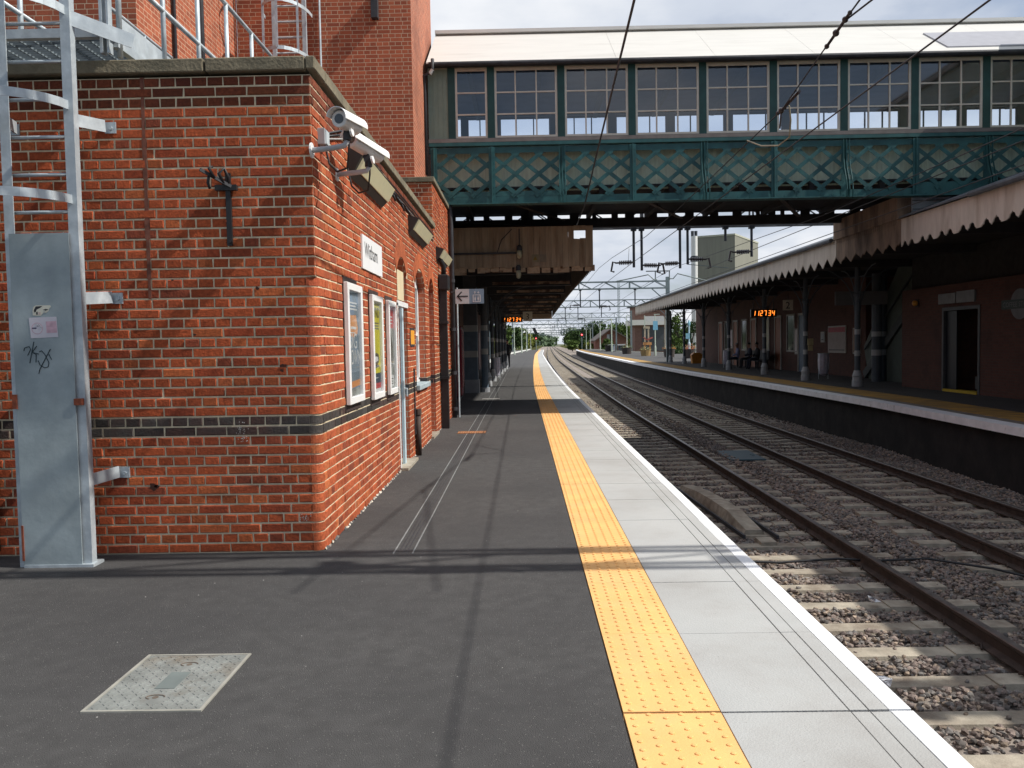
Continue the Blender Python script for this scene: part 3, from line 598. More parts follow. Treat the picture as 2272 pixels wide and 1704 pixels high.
# ------------------------------------------------------------------ caged ladder on the front wall
lad = thing('caged_ladder', 'galvanised caged ladder on the front wall with a locked steel cover plate', 'ladder', (-3.35, 5.8, 0))
LY = 5.76
for x in (-3.53, -3.085):
    m = MB(); sx = 1 if x > -3.3 else -1; m.box(x-.034, x+.034, LY-.034, LY-.027, .0, 4.35); m.box(min(x+sx*.027, x+sx*.034), max(x+sx*.027, x+sx*.034), LY-.027, LY+.03, 0, 4.35); m.build('stile', galv, lad)
for k in range(8):
    MB().tube([(-3.53, LY, 2.48+.262*k*.98), (-3.085, LY, 2.48+.262*k*.98)], .013, 8).build('rung', galv, lad, smooth=True)
pl = MB().box(-3.525, -3.110, LY-.055, LY-.049, .02, 2.33).box(-3.525, -3.519, LY-.05, LY+.03, .02, 2.33).build('cover_plate', galvp, lad)
m = MB()
for z in (.0,): pass
m.box(-3.545, -3.515, LY-.07, LY-.03, 1.12, 1.22); m.build('rusty_hinge', pm('rusty_iron', (.22, .06, .03), .9, .3, 30), pl); MB().box(-3.115, -3.06, LY-.07, LY-.03, 1.14, 1.185).build('rusty_hinge', MT['rusty_iron'], pl); MB().box(-3.53, -3.515, LY-.06, LY, .05, .3).build('rusty_strip', MT['rusty_iron'], pl)
for z in (3.20, 2.56, 3.84):
    m = MB(); c = (-3.355, LY); R_h = .36; pts = []
    for i in range(15):
        a = -math.pi*i/14; pts.append((-3.555+.47*math.cos(a), LY-.03+.40*math.sin(a), z))
    for i in range(14): m.obox(pts[i], pts[i+1], .006, .06)
    m.build('cage_hoop', galv, lad)
for x in (-3.93,):
    yy = LY-.33
    MB().obox((x-.0, yy, 2.53), (x, yy, 4.6), .04, .006, up=(0, 1, 0)).build('cage_strap', galv, lad)
for z in (.61, 1.89, 3.12):
    for sx in (1, -1):
        x = -3.085 if sx > 0 else -3.53
        m = MB(); m.obox((x, LY-.03, z-.012), (x+sx*.10, LY+.265, z+.012), .010, .085); m.box(min(x+sx*.09, x+sx*.17), max(x+sx*.09, x+sx*.17), BY-.018, BY-.010, z-.035, z+.045); m.tube([(x+sx*.135, BY-.03, z), (x+sx*.135, BY-.008, z)], .014, 6)
        m.build('wall_bracket', galv, lad)
MB().obox((-3.08, LY-.02, 3.80), (-2.72, 5.95, 3.70), .008, .10).build('top_plate', galv, lad)
MB().box(-3.52, -3.03, LY-.06, LY+.09, .0, .02).build('foot', galv, lad)
# sticker and notice on the plate
FY = LY-.0565
K_ = .000411
Q = lambda x, y: (-3.511+(x-200)*K_, 1.947-y*K_)
def fpoly(m, pts, l, mi): m.prism([Q(*p) for p in pts], 1, FY-.0008*l, FY-.0008*(l-1), mi)
m = MB(); fpoly(m, [(447, 478), (915, 468), (935, 812), (470, 822)], 1, 0)
cc = Q(583, 660)
for i in range(20):
    a0, a1 = 2*math.pi*i/20, 2*math.pi*(i+1)/20
    m.add([(cc[0]+r*math.cos(a), FY-.0017, cc[1]+r*math.sin(a)) for r, a in ((.040, a0), (.040, a1), (.036, a1), (.036, a0))], [(0, 1, 2, 3)], 1)
fpoly(m, [(498, 645), (572, 645), (572, 663), (498, 663)], 3, 2); fpoly(m, [(735, 545), (910, 540), (918, 735), (740, 740)], 2, 1)
for k in range(7): x, y = Q(560+14*k, 590+18*math.sin(k*1.4)+6*k); m.tube([(x, FY-.002, y), (x+.008, FY-.002, y-.006)], .0016, 4, 3)
tag(m.build('notice_sticker', [pm('sticker_white', (.60, .57, .62), .6, .05), pm('sticker_pink', (.58, .38, .44), .6, .15, 30), pm('sticker_navy', (.02, .02, .08), .6), pm('sticker_grey', (.3, .3, .32), .6)]), 'faded no smoking notice with pink panel on the steel ladder cover', 'notice')
m = MB(); fpoly(m, [(520, 440), (515, 370), (535, 300), (570, 275), (820, 275), (830, 300), (800, 330), (785, 370), (745, 400), (700, 400), (650, 450)], 1, 0)
fpoly(m, [(540, 350), (575, 290), (690, 285), (640, 320), (590, 340), (570, 385), (545, 390)], 2, 1); fpoly(m, [(690, 350), (740, 335), (790, 345), (740, 365)], 2, 1); fpoly(m, [(575, 390), (600, 375), (605, 425), (580, 430)], 2, 1); fpoly(m, [(690, 375), (745, 372), (735, 392), (700, 394)], 2, 2); fpoly(m, [(610, 390), (655, 385), (655, 425), (620, 432)], 2, 3)
tag(m.build('sticker', [pm('sticker_cream', (.62, .6, .5), .6), pm('sticker_black', (.03, .03, .035), .6), pm('sticker_dull', (.45, .46, .42), .6), pm('sticker_blush', (.55, .42, .38), .6)]), 'small black and cream curled shape sticker above the pink notice', 'sticker')
m = MB()
def gl(pts): m.tube([(Q(x, y)[0], FY-.0015, Q(x, y)[1]) for x, y in pts], .0028, 5)
gl([(340, 1030), (350, 985), (430, 960), (455, 1010), (400, 1110)]); gl([(515, 885), (430, 1240)]); gl([(560, 955), (480, 1060), (545, 1100), (535, 1230)]); gl([(480, 1060), (590, 1090)])
gl([(600, 1050), (640, 1035), (700, 1110), (755, 1240), (740, 1310), (680, 1325), (600, 1270), (575, 1200)]); gl([(790, 1010), (600, 1340), (575, 1420)]); gl([(760, 1095), (805, 1190)])
tag(m.build('graffiti_tag', pm('marker_ink', (.02, .04, .05), .5)), 'black scribbled marker graffiti tag on the steel ladder cover', 'graffiti')
# ------------------------------------------------------------------ roof walkway
wk = thing('roof_walkway', 'galvanised grating walkway with handrails on the low roof', 'walkway', (-3.4, 7.5, 3.6))
m = MB()
for y in np.arange(6.0, 9.9, .045): m.box(-4.02, -2.88, y, y+.006, 3.76, 3.79)
for x in np.arange(-4.0, -2.9, .1): m.box(x, x+.006, 6.0, 9.9, 3.757, 3.788)
m.build('grating', pm('grating_steel', (.20, .24, .27), .6, .15, 8, metal=.3), wk)
m = MB(); m.box(-4.05, -2.85, 5.94, 5.995, 3.735, 3.80); m.box(-4.05, -4.0, 5.995, 9.9, 3.68, 3.74); m.box(-2.9, -2.85, 5.995, 9.9, 3.68, 3.74); m.box(-4.0, -2.9, 7.4, 7.46, 3.66, 3.72); m.build('frame', galv, wk)
MB().box(-2.875, -2.868, 6.05, 9.3, 3.74, 3.92).build('toe_plate', galv, wk); MB().box(-4.04, -4.033, 6.05, 9.3, 3.74, 3.92).build('toe_plate', galv, wk)
MB().box(-4.05, -4.04, 5.8, 6.1, 3.8, 4.3).build('gate_panel', galv, wk)
m = MB(); m.box(-2.95, -2.93, 5.93, 5.99, 3.62, 4.25); m.box(-2.90, -2.885, 5.93, 5.99, 3.62, 4.2); m.build('channel_post', galv, wk)
for X_ in (-2.86, -4.02):
    for y in (6.04, 6.8, 7.54, 8.28, 9.05): MB().tube([(X_, y, 3.62), (X_, y, 4.9)], .021, 8).build('post', galv, wk, smooth=True)
    for z in (4.9, 4.25): MB().tube([(X_, 5.9 if z > 4.5 else 6.04, z), (X_, 9.75, z)], .02, 8).build('handrail', galv, wk, smooth=True)
# access ladder up the tower
l2 = thing('caged_ladder', 'galvanised caged ladder fixed to the brick tower above the low roof', 'ladder', (-4.35, 15.6, 3.6))
for x in (-4.33, -3.79): MB().box(x-.035, x+.035, 15.0, 15.06, 4.0, 10).build('stile', galv, l2)
for k in range(14): MB().tube([(-4.33, 15.03, 4.3+k*.275), (-3.79, 15.03, 4.3+k*.275)], .018, 6).build('rung', galv, l2)
for z in (6.6, 7.4, 8.2):
    m = MB(); pts = [(-4.06+.42*math.cos(-math.pi*i/12), 15.0+.78*math.sin(-math.pi*i/12), z) for i in range(13)]
    for i in range(12): m.obox(pts[i], pts[i+1], .008, .06)
    m.build('cage_hoop', galv, l2)
m = MB()
pts = [(-4.06+.42*math.cos(-math.pi*i/12), 15.0+.78*math.sin(-math.pi*i/12), 6.6-.55*math.sin(math.pi*i/12)*0) for i in range(13)]
for i in (3, 6, 9): m.obox(pts[i], (pts[i][0], pts[i][1], 9.5), .04, .008, up=(0, 1, 0))
m.build('cage_strap', galv, l2)
# ------------------------------------------------------------------ fittings on the platform wall
def cctv(name_lbl, base, elbow, tip, f, r, rad):
    t = thing('security_camera', name_lbl, 'camera', base, 'security cameras on the wall corner')
    m = MB(); b = Vector(base); m.tube([b, Vector(elbow)*.4+b*.6, Vector(elbow)*.8+b*.2+Vector((0, 0, .0)), Vector(elbow)*.5+Vector(tip)*.5+Vector((.015, 0, -.012)), tip], .020, 10); m.build('arm', pm('cctv_arm_grey', (.46, .46, .48), .4), t, smooth=True)
    m = MB(); m.tube([b, b+Vector((.012, 0, 0))], .055, 14); m.build('wall_flange', ivory, t)
    f = Vector(f); r = Vector(r); d = (r-f).normalized()
    body = MB().tube([f, f+d*.01, r-d*.02, r], [rad*.92, rad, rad, rad*.8], 20).build('housing', pm('cctv_body', (.70, .70, .69), .35, .03), t, smooth=False)
    m = MB(); u = Vector((0, 0, 1)); s_ = d.cross(u).normalized(); u = s_.cross(d); fs = []
    A = [math.radians(a) for a in range(-8, 190, 18)]
    for q in (f-d*.05, r+d*.04):
        for rr in (rad*1.16, rad*1.24): fs += [q + (s_*math.cos(a)+u*math.sin(a))*rr for a in A]
    k = len(A); F = []
    for i in range(k-1): F += [(i, i+1, 2*k+i+1, 2*k+i), (k+i, k+i+1, 3*k+i+1, 3*k+i), (i, i+1, k+i+1, k+i), (2*k+i, 2*k+i+1, 3*k+i+1, 3*k+i)]
    m.add(fs, F); m.build('sunshield', ivory, t)
    m = MB(); m.tube([f-d*.003, f+d*.004], rad*.56, 20); m.build('lens_glass', pm('lens_dark', (.05, .055, .06), .12, 0, spec=.8), t)
    m = MB(); T_ = Vector(tip); m.tube([T_, T_+Vector((0, 0, .045))], .03, 10); mid = f*.5+r*.5; m.obox(T_+Vector((0, 0, .03)), mid-Vector((0, 0, rad*.9)), .05, .05, up=(1, 0, 0)); m.build('pan_joint', darkm, t)
    m = MB(); m.tube([T_+Vector((.03, -.02, .05)), T_+Vector((.045, -.022, .052))], .032, 10); m.build('joint_cap', ivory, t)
    m = MB(); pp = [Vector((BX+.04, base[1]+.25, base[2]+.12)), Vector((BX+.08, base[1]+.22, base[2]-.05)), Vector((BX+.16, base[1]+.12, base[2]-.13)), Vector((BX+.25, base[1]+.05, base[2]-.12)), T_+Vector((.0, .05, -.05)), T_+Vector((0, .06, .06)), r-Vector((0, 0, rad*.5))]
    m.tube(pp, .008, 6); m.build('cable', black_m, t, smooth=True); return t
cctv('white round bullet camera on the grey arm nearest the wall corner', (BX, 6.03, 2.93), (-1.30, 6.0, 2.94), (-1.225, 5.98, 2.985), (-1.250, 5.84, 3.10), (-1.185, 6.12, 3.11), .060)
cctv('white boxy camera seen from its side, on the farther grey arm', (BX, 6.84, 2.92), (-1.29, 6.80, 2.93), (-1.225, 6.80, 2.97), (-1.325, 6.62, 3.15), (-1.165, 6.98, 3.09), .062)
t = thing('junction_box', 'small grey junction box behind the near security camera', 'junction box', (BX+.03, 6.3, 3.08))
MB().box(BX, BX+.06, 6.22, 6.36, 3.02, 3.14).build('box', pm('box_grey', (.33, .34, .36), .5), t, bevel=.004)
m = MB(); m.box(BX+.06, BX+.066, 6.24, 6.34, 3.03, 3.13); m.build('lid', pm('box_lid', (.5, .55, .58), .4), t)
def flood(y0, lab):
    t = thing('wall_light', lab, 'wall light', (BX, y0+.85, 3.1), 'black bulkhead lights along the wall')
    L_ = 1.72; c = [(BX, 3.255), (BX+.13, 3.215), (BX+.145, 3.205), (BX+.06, 3.055), (BX, 3.0)]
    MB().prism([(x, z) for x, z in c], 1, y0, y0+L_).build('housing', pm('light_housing', (.025, .022, .022), .5, .2), t)
    m = MB(); a = Vector((BX+.142, 0, 3.198)); b = Vector((BX+.066, 0, 3.066)); n_ = Vector((.866, 0, -.5))
    vs = []
    for yy in (y0+.06, y0+L_-.05): vs += [(a.x, yy, a.z), (b.x, yy, b.z), (b.x+.02, yy, b.z-.012), (a.x+.02, yy, a.z-.012)]
    m.add(vs, [(0, 1, 2, 3), (7, 6, 5, 4), (3, 2, 6, 7), (0, 3, 7, 4), (1, 5, 6, 2)]); m.build('diffuser', pm('yellowed_diffuser', (.80, .76, .50), .4, .06, 3, dirt=(.60, .57, .40), dscale=3), t)
    return t
flood(7.3, 'largest black wall light with yellowed diffuser, under the cameras')
flood(11.1, 'middle black wall light, above the arched doorway and window')
flood(14.65, 'farthest black wall light, beside the black downpipes')
for i, z in enumerate((3.30, 3.34, 3.38)):
    pts = [(BX+.015, 6.4, 3.1+.02*i)] + [(BX+.015+rng.uniform(0, .01), y, z+rng.uniform(-.006, .006)) for y in np.arange(7.2, 14.3, .5)]
    tag(MB().tube(pts, .009, 5).build('wall_cable', [pm('cable_grey', (.30, .29, .28), .6), black_m, darkm][i], smooth=True), ['lowest grey', 'middle black', 'top dark'][i]+' cable run clipped along the wall above the lights', 'cable')
t = thing('cable_brackets', 'tangle of black cable joints between the first two wall lights', 'cable joint', (BX, 10, 3.2))
m = MB()
for k in range(14): y = 9.3+k*.12; m.tube([(BX+.02, y, 3.30), (BX+.05+.02*(k % 3), y+.05, 3.23-.03*(k % 2)), (BX+.02, y+.11, 3.31)], .010, 5)
m.build('looped_cable', black_m, t, smooth=True)
# station name sign
t = thing('station_sign', 'white station name sign reading Witham on the brick wall', 'sign', (BX, 8.3, 2.4))
MB().box(BX+.006, BX+.022, 7.78, 8.86, 2.245, 2.565).build('board', pm('sign_white', (.82, .83, .84), .35, .02, 3), t)
m = MB(); text_mb(m, 'Witham', .205, (BX+.0225, 7.88, 2.365), ax=(0, 1, 0), up=(0, 0, 1), squeeze=1.05, depth=.001); m.build('lettering', pm('sign_black', (.03, .03, .035), .5), t)
# poster cases
def poster(y0, y1, z0, z1, lab, kind):
    t = thing('poster_case', lab, 'poster case', (BX, (y0+y1)/2, z0), 'white framed poster cases on the wall')
    D = .052; f = .062; X1 = BX+D
    m = MB(); m.box(BX+.014, X1, y0, y0+f, z0, z1); m.box(BX+.014, X1, y1-f, y1, z0, z1); m.box(BX+.012, X1, y0+f, y1-f, z1-f, z1); m.box(BX+.012, X1, y0+f, y1-f, z0, z0+f); m.build('frame', ivory, t, bevel=.004)
    MB().box(BX+.003, BX+.012, y0+.0, y1-.06, z0-.06, z1+.05).build('backing_board', pm('backing_brown', (.045, .03, .028), .7), t)
    xp = BX+.016; pts = [pm('art_slate', (.20, .25, .28), .5, .12, 5, dirt=(.22, .30, .40), dscale=3, dlo=.45, dhi=.55), pm('art_orange', (.72, .30, .10), .5, .1, 6, dirt=(.75, .42, .2), dscale=6), pm('art_white', (.75, .75, .72), .5, .05), pm('art_yellow', (.68, .60, .05), .5, .1, 5), pm('art_dark', (.10, .09, .07), .5, .2), pm('art_red', (.58, .09, .09), .5, .08), pm('art_grey', (.40, .41, .37), .5, .2, 9, dirt=(.24, .23, .2), dscale=5, dlo=.45, dhi=.6), pm('art_navy', (.07, .09, .12), .5)]
    a, b, c, d = y0+f, y1-f, z0+f, z1-f; H = d-c; W_ = b-a
    m = MB()
    def R(u0, u1, v0, v1, mi, l=1): m.box(xp, xp+.001*l, a+u0*W_, a+u1*W_, c+v0*H, c+v1*H, mi)
    def poly(pp, mi, l): m.prism([(a+u*W_, c+v*H) for u, v in pp], 0, xp, xp+.001*l, mi)
    if kind == 0:
        R(0, 1, 0, 1, 0); [R(.12, .9-.1*(k == 1), .885-.03*k, .90-.03*k, 2, 2) for k in range(3)]
        poly([(.2, .58), (.12, .72), (.3, .77), (.8, .78), (.95, .66), (.9, .60), (.6, .56)], 1, 2); R(.35, .8, .64, .665, 2, 3); R(.3, .7, .6, .61, 2, 3)
        text_mb(m, 'BIG', .19, (xp, a+.13*W_, c+.455*H), ax=(0, 1, 0), mi=2, depth=.0035, squeeze=1.25); text_mb(m, 'DOWN', .19, (xp, a+.06*W_, c+.30*H), ax=(0, 1, 0), mi=2, depth=.0035, squeeze=.82)
        poly([(0, .07), (0, .13), (1, .15), (1, .09)], 1, 2); R(0, 1, 0, .07, 6, 2)
    elif kind == 1:
        R(0, 1, 0, 1, 3); text_mb(m, 'WYND', .15, (xp, a+.04*W_, c+.83*H), ax=(0, 1, 0), mi=4, depth=.0035, squeeze=.95); [R(.1, .9, .76-.03*k, .775-.03*k, 4, 2) for k in range(3)]
        poly([(.2, .62), (.35, .66), (.3, .55), (.42, .48), (.3, .42), (.2, .44), (.12, .5)], 4, 2); poly([(.25, .30), (.15, .38), (.5, .44), (.8, .42), (.9, .36), (.7, .31), (.4, .27)], 4, 2); poly([(.35, .33), (.4, .40), (.7, .39), (.75, .35)], 2, 3); poly([(.2, .26), (.3, .31), (.85, .30), (.9, .24), (.8, .28)], 4, 2)
        R(0, 1, .10, .21, 7, 2); R(.1, .7, .155, .162, 2, 3); R(0, 1, .04, .10, 5, 3); R(0, 1, 0, .04, 2, 2)
    else:
        R(0, 1, 0, 1, 6); R(0, 1, .74, 1, 5, 2); [R(.15, .85, .87-.04*k, .885-.04*k, 2, 3) for k in range(3)]
        poly([(.3, .66), (.2, .5), (.25, .3), (.7, .28), (.8, .5), (.6, .68)], 4, 2); R(.1, .9, .02, .16, 2, 2); [R(.15, .8, .05+.03*k, .06+.03*k, 4, 3) for k in range(3)]
    m.build('poster', pts, t)
    MB().box(X1-.014, X1-.012, a, b, c, d).build('glazing', glass_mat('case_glass', (.95, .96, .97), .22), t)
poster(6.93, 7.57, 1.02, 2.055, 'nearest poster case, grey blue poster with orange shape and white letters', 0)
poster(8.08, 8.68, .985, 2.02, 'middle poster case, yellow poster with dark picture and red strip', 1)
poster(9.06, 9.60, .975, 2.015, 'third poster case, faded grey poster with red heading, beside the door', 2)
m = MB(); m.box(BX+.006, BX+.014, 11.03, 11.46, 1.5, 1.75, 0); m.box(BX+.014, BX+.0146, 11.06, 11.43, 1.53, 1.72, 1)
tag(m.build('orange_notice', [darkm, pm('notice_orange', (.75, .33, .03), .5, .05)]), 'small plain orange notice on the wall left of the arched window', 'notice')
# aerial bracket on front wall
t = thing('wall_bracket', 'black iron wall bracket with torn cable ends on the front wall', 'bracket', (-2.1, 6.0, 2.5))
m = MB(); m.box(-2.128, -2.092, BY-.035, BY-.010, 2.26, 2.78); m.tube([(-2.11, BY-.05, 2.285), (-2.11, BY-.04, 2.285)], .012, 8); m.build('upright', black_m, t)
MB().box(-2.20, -2.045, BY-.05, BY-.010, 2.655, 2.695).build('cross_plate', black_m, t)
MB().obox((-2.08, BY-.05, 2.68), (-2.245, BY-.20, 2.775), .014, .022).build('arm', darkm, t)
m = MB(); m.tube([(-2.12, BY-.08, 2.69), (-2.14, BY-.12, 2.76), (-2.11, BY-.1, 2.80), (-2.09, BY-.07, 2.74), (-2.10, BY-.06, 2.69)], .012, 6); m.tube([(-2.16, BY-.15, 2.72), (-2.19, BY-.18, 2.79), (-2.17, BY-.16, 2.80)], .010, 6); m.tube([(-2.20, BY-.15, 2.75), (-2.21, BY-.15, 2.69), (-2.20, BY-.14, 2.65)], .010, 6); m.build('loose_cable', black_m, t, smooth=True)
m = MB()
zz = CH*48
while zz > 1.9: w_ = rng.uniform(.009, .02); m.box(-2.718-w_, -2.718+w_, BY-.0075, BY-.005, zz-.0725, zz, 0); zz -= .0725
tag(m.build('cable_trace', pm('old_cable_trace', (.16, .06, .04), .9, .3, 20)), 'dark vertical remains of a removed cable on the front wall', 'cable trace')
# ------------------------------------------------------------------ things set in the tarmac
m = MB()
for (X_, Z_, r) in ((-1.75, 1.38, .022), (-1.765, 1.345, .012), (-2.75, .50, .03), (-2.72, .505, .02), (-1.93, 1.95, .014), (-2.4, 1.62, .012), (-1.60, 2.35, .008), (-2.55, 2.02, .010), (-1.72, 1.72, .010)):
    n = 9; c_ = [(X_+r*rng.uniform(.6, 1.5)*math.cos(2*math.pi*k/n), BY-.0095, Z_+r*rng.uniform(.5, 1.1)*math.sin(2*math.pi*k/n)) for k in range(n)]; m.add(c_, [tuple(range(n))])
m.build('brick_damage', pm('hole_shadow_brick', (.05, .018, .012), .95, .4, 60), bld)['kind'] = 'stuff'
m = MB()
for (X_, Z_, R0, nn_) in ((-2.08, .925, .05, 46), (-2.07, .86, .04, 20), (-1.62, .26, .05, 30)):
    for k in range(nn_):
        a, q, r = rng.uniform(0, 6.28), R0*rng.random()**1.3, rng.uniform(.0015, .006); x_, z_ = X_+q*math.cos(a)*1.3, Z_+q*math.sin(a)
        m.add([(x_-r, BY-.0105, z_), (x_, BY-.0105, z_-r), (x_+r*1.2, BY-.0105, z_), (x_, BY-.0105, z_+r)], [(0, 1, 2, 3)])
m.build('paint_spatter', pm('spatter_white', (.5, .47, .44), .8, .2, 60), bld)['kind'] = 'stuff'
t = thing('manhole_cover', 'worn steel chequer plate manhole cover with rusty corner in the tarmac', 'manhole cover', (-1.62, 3.69, 0))
cov = pm('cover_steel', (.29, .305, .29), .45, .16, 9, metal=.3, bump=.2, bscale=60, dirt=(.20, .15, .10), dscale=1.6, dlo=.55, dhi=.70)
m = MB(); m.box(-1.86, -1.38, 3.385, 3.995, -.02, .004); m.build('plate', cov, t)
m = MB()
for i in range(15):
    for j in range(18):
        x = -1.84+.0315*i; y = 3.405+.0335*j
        if abs(x+1.62) < .06 and abs(y-3.69) < .11 or math.hypot(x+1.62, y-3.51) < .05 or math.hypot(x+1.62, y-3.88) < .05: continue
        s_ = 1 if (i+j) % 2 else -1; m.obox((x-.008, y-.008*s_, .0052), (x+.008, y+.008*s_, .0052), .005, .003)
m.build('chequer_studs', cov, t)
m = MB(); fr = pm('cover_frame', (.42, .41, .36), .5, .12, 9, metal=.3); m.box(-1.875, -1.862, 3.37, 4.01, -.02, .007); m.box(-1.378, -1.365, 3.37, 4.01, -.02, .007); m.box(-1.862, -1.378, 3.37, 3.383, -.02, .007); m.box(-1.862, -1.378, 3.997, 4.01, -.02, .006); m.build('rim', fr, t)
m = MB()
for y in (3.51, 3.88): m.tube([(-1.62+.04*math.cos(a), y+.022*math.sin(a), .0055) for a in np.linspace(0, 4.2, 10)], .003, 5); m.tube([(-1.62, y, .0042), (-1.62, y, .0050)], .014, 12)
m.build('lifting_eye', pm('eye_steel', (.15, .12, .095), .6, .2), t)
m = MB()
m.box(-1.665, -1.575, 3.60, 3.785, .0042, .0062); m.build('badge', pm('badge_grey', (.15, .175, .17), .5, .1), t)
t = thing('drain_channel', 'long narrow slotted drain channel running along the platform tarmac', 'drain', (-.9, 10, 0))
for x in (-.965, -.825): MB().box(x-.005, x+.005, 5.95, 54, -.01, .0035).build('edging', pm('edging_dull_steel', (.24, .25, .25), .6, .15, 9, metal=.2), t)
m = MB(); m.box(-.956, -.834, 5.95, 54, -.012, -.001); m.build('channel', pm('drain_channel_grey', (.16, .175, .17), .8, .2, 12), t)
m = MB()
for x in (-.93, -.90, -.87): m.box(x-.004, x+.004, 5.95, 54, -.001, .0012)
m.build('slots', darkm, t)
for (y, lb, mt) in ((14.2, 'orange rusty grating strip crossing the drain channel, in the sun', pm('rust_grate', (.36, .16, .07), .9, .25, 25)), (22.9, 'pale steel strip crossing the drain channel beyond the bridge shadow', pm('steel_strip', (.33, .32, .3), .7, .1, 9))):
    m = MB()
    for k in range(12): m.box(-1.13+.04*k, -1.100+.04*k, y-.15, y+.15, .004, .009)
    m.box(-1.14, -.64, y-.165, y-.150, .003, .008); m.box(-1.14, -.64, y+.150, y+.165, .003, .008)
    tag(m.build('drain_grate', mt), lb, 'drain grate')
m = MB()
for k in range(70):
    x = rng.uniform(-3.2, .3); y = rng.uniform(2.6, 12); s_ = rng.uniform(.002, .005)
    m.add([(x-s_, y-s_*.6, .001), (x+s_*.6, y-s_, .001), (x+s_, y+s_*.5, .001), (x, y+s_, .001), (x, y, .001+s_*.5)], [(0, 1, 4), (1, 2, 4), (2, 3, 4), (3, 0, 4)])
tag(m.build('grit', pm('pale_grit', (.34, .33, .31), .9, .3, 50)), 'scattered specks of pale grit on the tarmac', 'grit', kind='stuff')
# ------------------------------------------------------------------ footbridge
fb = thing('footbridge', 'covered green lattice footbridge with white roof crossing over the tracks', 'footbridge', (4, 19, 4.4))
Y0, Y1 = 17.3, 21.0; XL, XR = -1.85, 22.
PX = [-1.37, -.56, .88, 2.33, 3.78, 5.22, 6.66, 8.1, 9.55, 11., 12.45, 13.9]
roofm = pm('bridge_roof_sheet', (.60, .59, .555), .55, .035, 1.5, dirt=(.47, .455, .42), dscale=.8, dlo=.55, dhi=.8, stretch=(.5, 3, 3))
m = MB()
for ya, za, yb, zb in ((Y0-.26, 7.235, 19.15, 8.55), (Y1+.26, 7.235, 19.15, 8.55)):
    for x in [XL+.0]+[2.0*k for k in range(0, 11)]:
        x1 = min(XR, (0 if x < 0 else x+2.0)); x1 = 0 if x < 0 else x+1.995
        m.add([(x, ya, za), (x1, ya, za), (x1, yb, zb), (x, yb, zb), (x, ya, za-.03), (x1, ya, za-.03), (x1, yb, zb-.03), (x, yb, zb-.03)], [(0, 1, 2, 3), (7, 6, 5, 4), (0, 4, 5, 1), (3, 2, 6, 7), (0, 3, 7, 4), (1, 5, 6, 2)])
m.build('roof', roofm, fb)
m = MB(); m.box(XL, XR, 19.0, 19.3, 8.53, 8.60); m.build('ridge_capping', pm('ridge_grey_white', (.62, .62, .6), .6, .05, 2), fb)
m = MB(); m.tube([(XL+.05, Y0-.24, 7.20), (XR, Y0-.24, 7.20)], .045, 10); m.build('gutter', darkm, fb)
m = MB(); m.box(XL, XR, Y0-.10, Y0-.02, 7.19, 7.32); m.box(XL, XR, Y1+.02, Y1+.1, 7.2, 7.36); m.build('eaves_board', pm('eaves_dark', (.03, .035, .04), .6, .1), fb)
m = MB(); m.box(XL, XR, Y0-.02, Y0+.0, 7.17, 7.22); m.build('fascia_strip', pm('fascia_cream', (.36, .36, .28), .7, .1), fb)
m = MB(); m.box(XL, XR, Y0+.02, Y1-.02, 7.24, 7.30); m.build('ceiling', pm('bridge_ceiling', (.13, .15, .20), .7, .1, 3), fb)
for k, x in enumerate(np.arange(-1, 14, 1.45)): 
    m = MB(); m.obox((x, Y0+.1, 7.15), (x, Y1-.1, 7.15), .09, .14); m.build('tie_beam', pm('tie_beam_grey', (.12, .13, .14), .7, .1), fb)
muntin = pm('window_cream_paint', (.60, .56, .48), .6, .06, 8)
wglass = glass_mat('bridge_glass', (.80, .88, 1.0), 3.2)
for side, (Yw, sgn) in enumerate(((Y0, 1), (Y1, -1))):
    for i, x in enumerate(PX):
        m = MB(); m.box(x-.075, x+.075, Yw-.035, Yw+.07, 5.74, 7.2); m.build('post', green_d, fb)
    for i in range(len(PX)-1):
        a, b = PX[i]+.075, PX[i+1]-.075; nc = 1 if b-a < .9 else 3
        if side == 1: nc = 2 if b-a < .9 else 3
        m = MB(); fw = .028; yA, yB = Yw-.02, Yw+.02
        m.box(a, a+.045, yA, yB, 5.76, 7.17); m.box(b-.045, b, yA, yB, 5.76, 7.17); m.box(a+.045, b-.045, yA, yB, 5.76, 5.80); m.box(a+.045, b-.045, yA, yB, 7.12, 7.17)
        for c in range(1, nc): xx = a+(b-a)*c/nc; m.box(xx-fw/2, xx+fw/2, yA, yB, 5.8, 7.12)
        for r in (1, 2): z = 5.80+1.32*r/3; m.box(a+.045, b-.045, yA+.004, yB-.004, z-fw/2, z+fw/2)
        wf = m.build('window', muntin if side == 0 else pm('far_window_dark', (.06, .07, .09), .7), fb)
        m = MB(); m.add([(a+.045, Yw+.003, 5.80), (b-.045, Yw+.003, 5.80), (b-.045, Yw+.003, 7.12), (a+.045, Yw+.003, 7.12)], [(0, 1, 2, 3)]); m.build('pane', wglass if side == 0 else glass_mat('far_glass', (.9, .93, .95), .6), wf)
m = MB(); m.box(XL, PX[0]-.07, Y0-.01, Y0+.03, 5.74, 7.2); [m.box(XL+.1*k, XL+.1*k+.008, Y0-.016, Y0-.01, 5.74, 7.2) for k in range(1, 5)]; m.build('end_boarding', pm('pale_green_boards', (.22, .30, .25), .7, .08, 4, dirt=(.15, .22, .19), dscale=2), fb)
m = MB(); m.box(XL, XR, Y0-.10, Y0+.08, 5.66, 5.735); m.build('sill', pm('sill_grey_brown', (.16, .145, .14), .8, .15, 5), fb)
m = MB(); m.box(XL, XR, Y1-.08, Y1+.1, 5.66, 5.735); m.box(XL, XR, Y1-.01, Y1+.03, 4.72, 5.66); m.build('far_girder', under_m, fb)
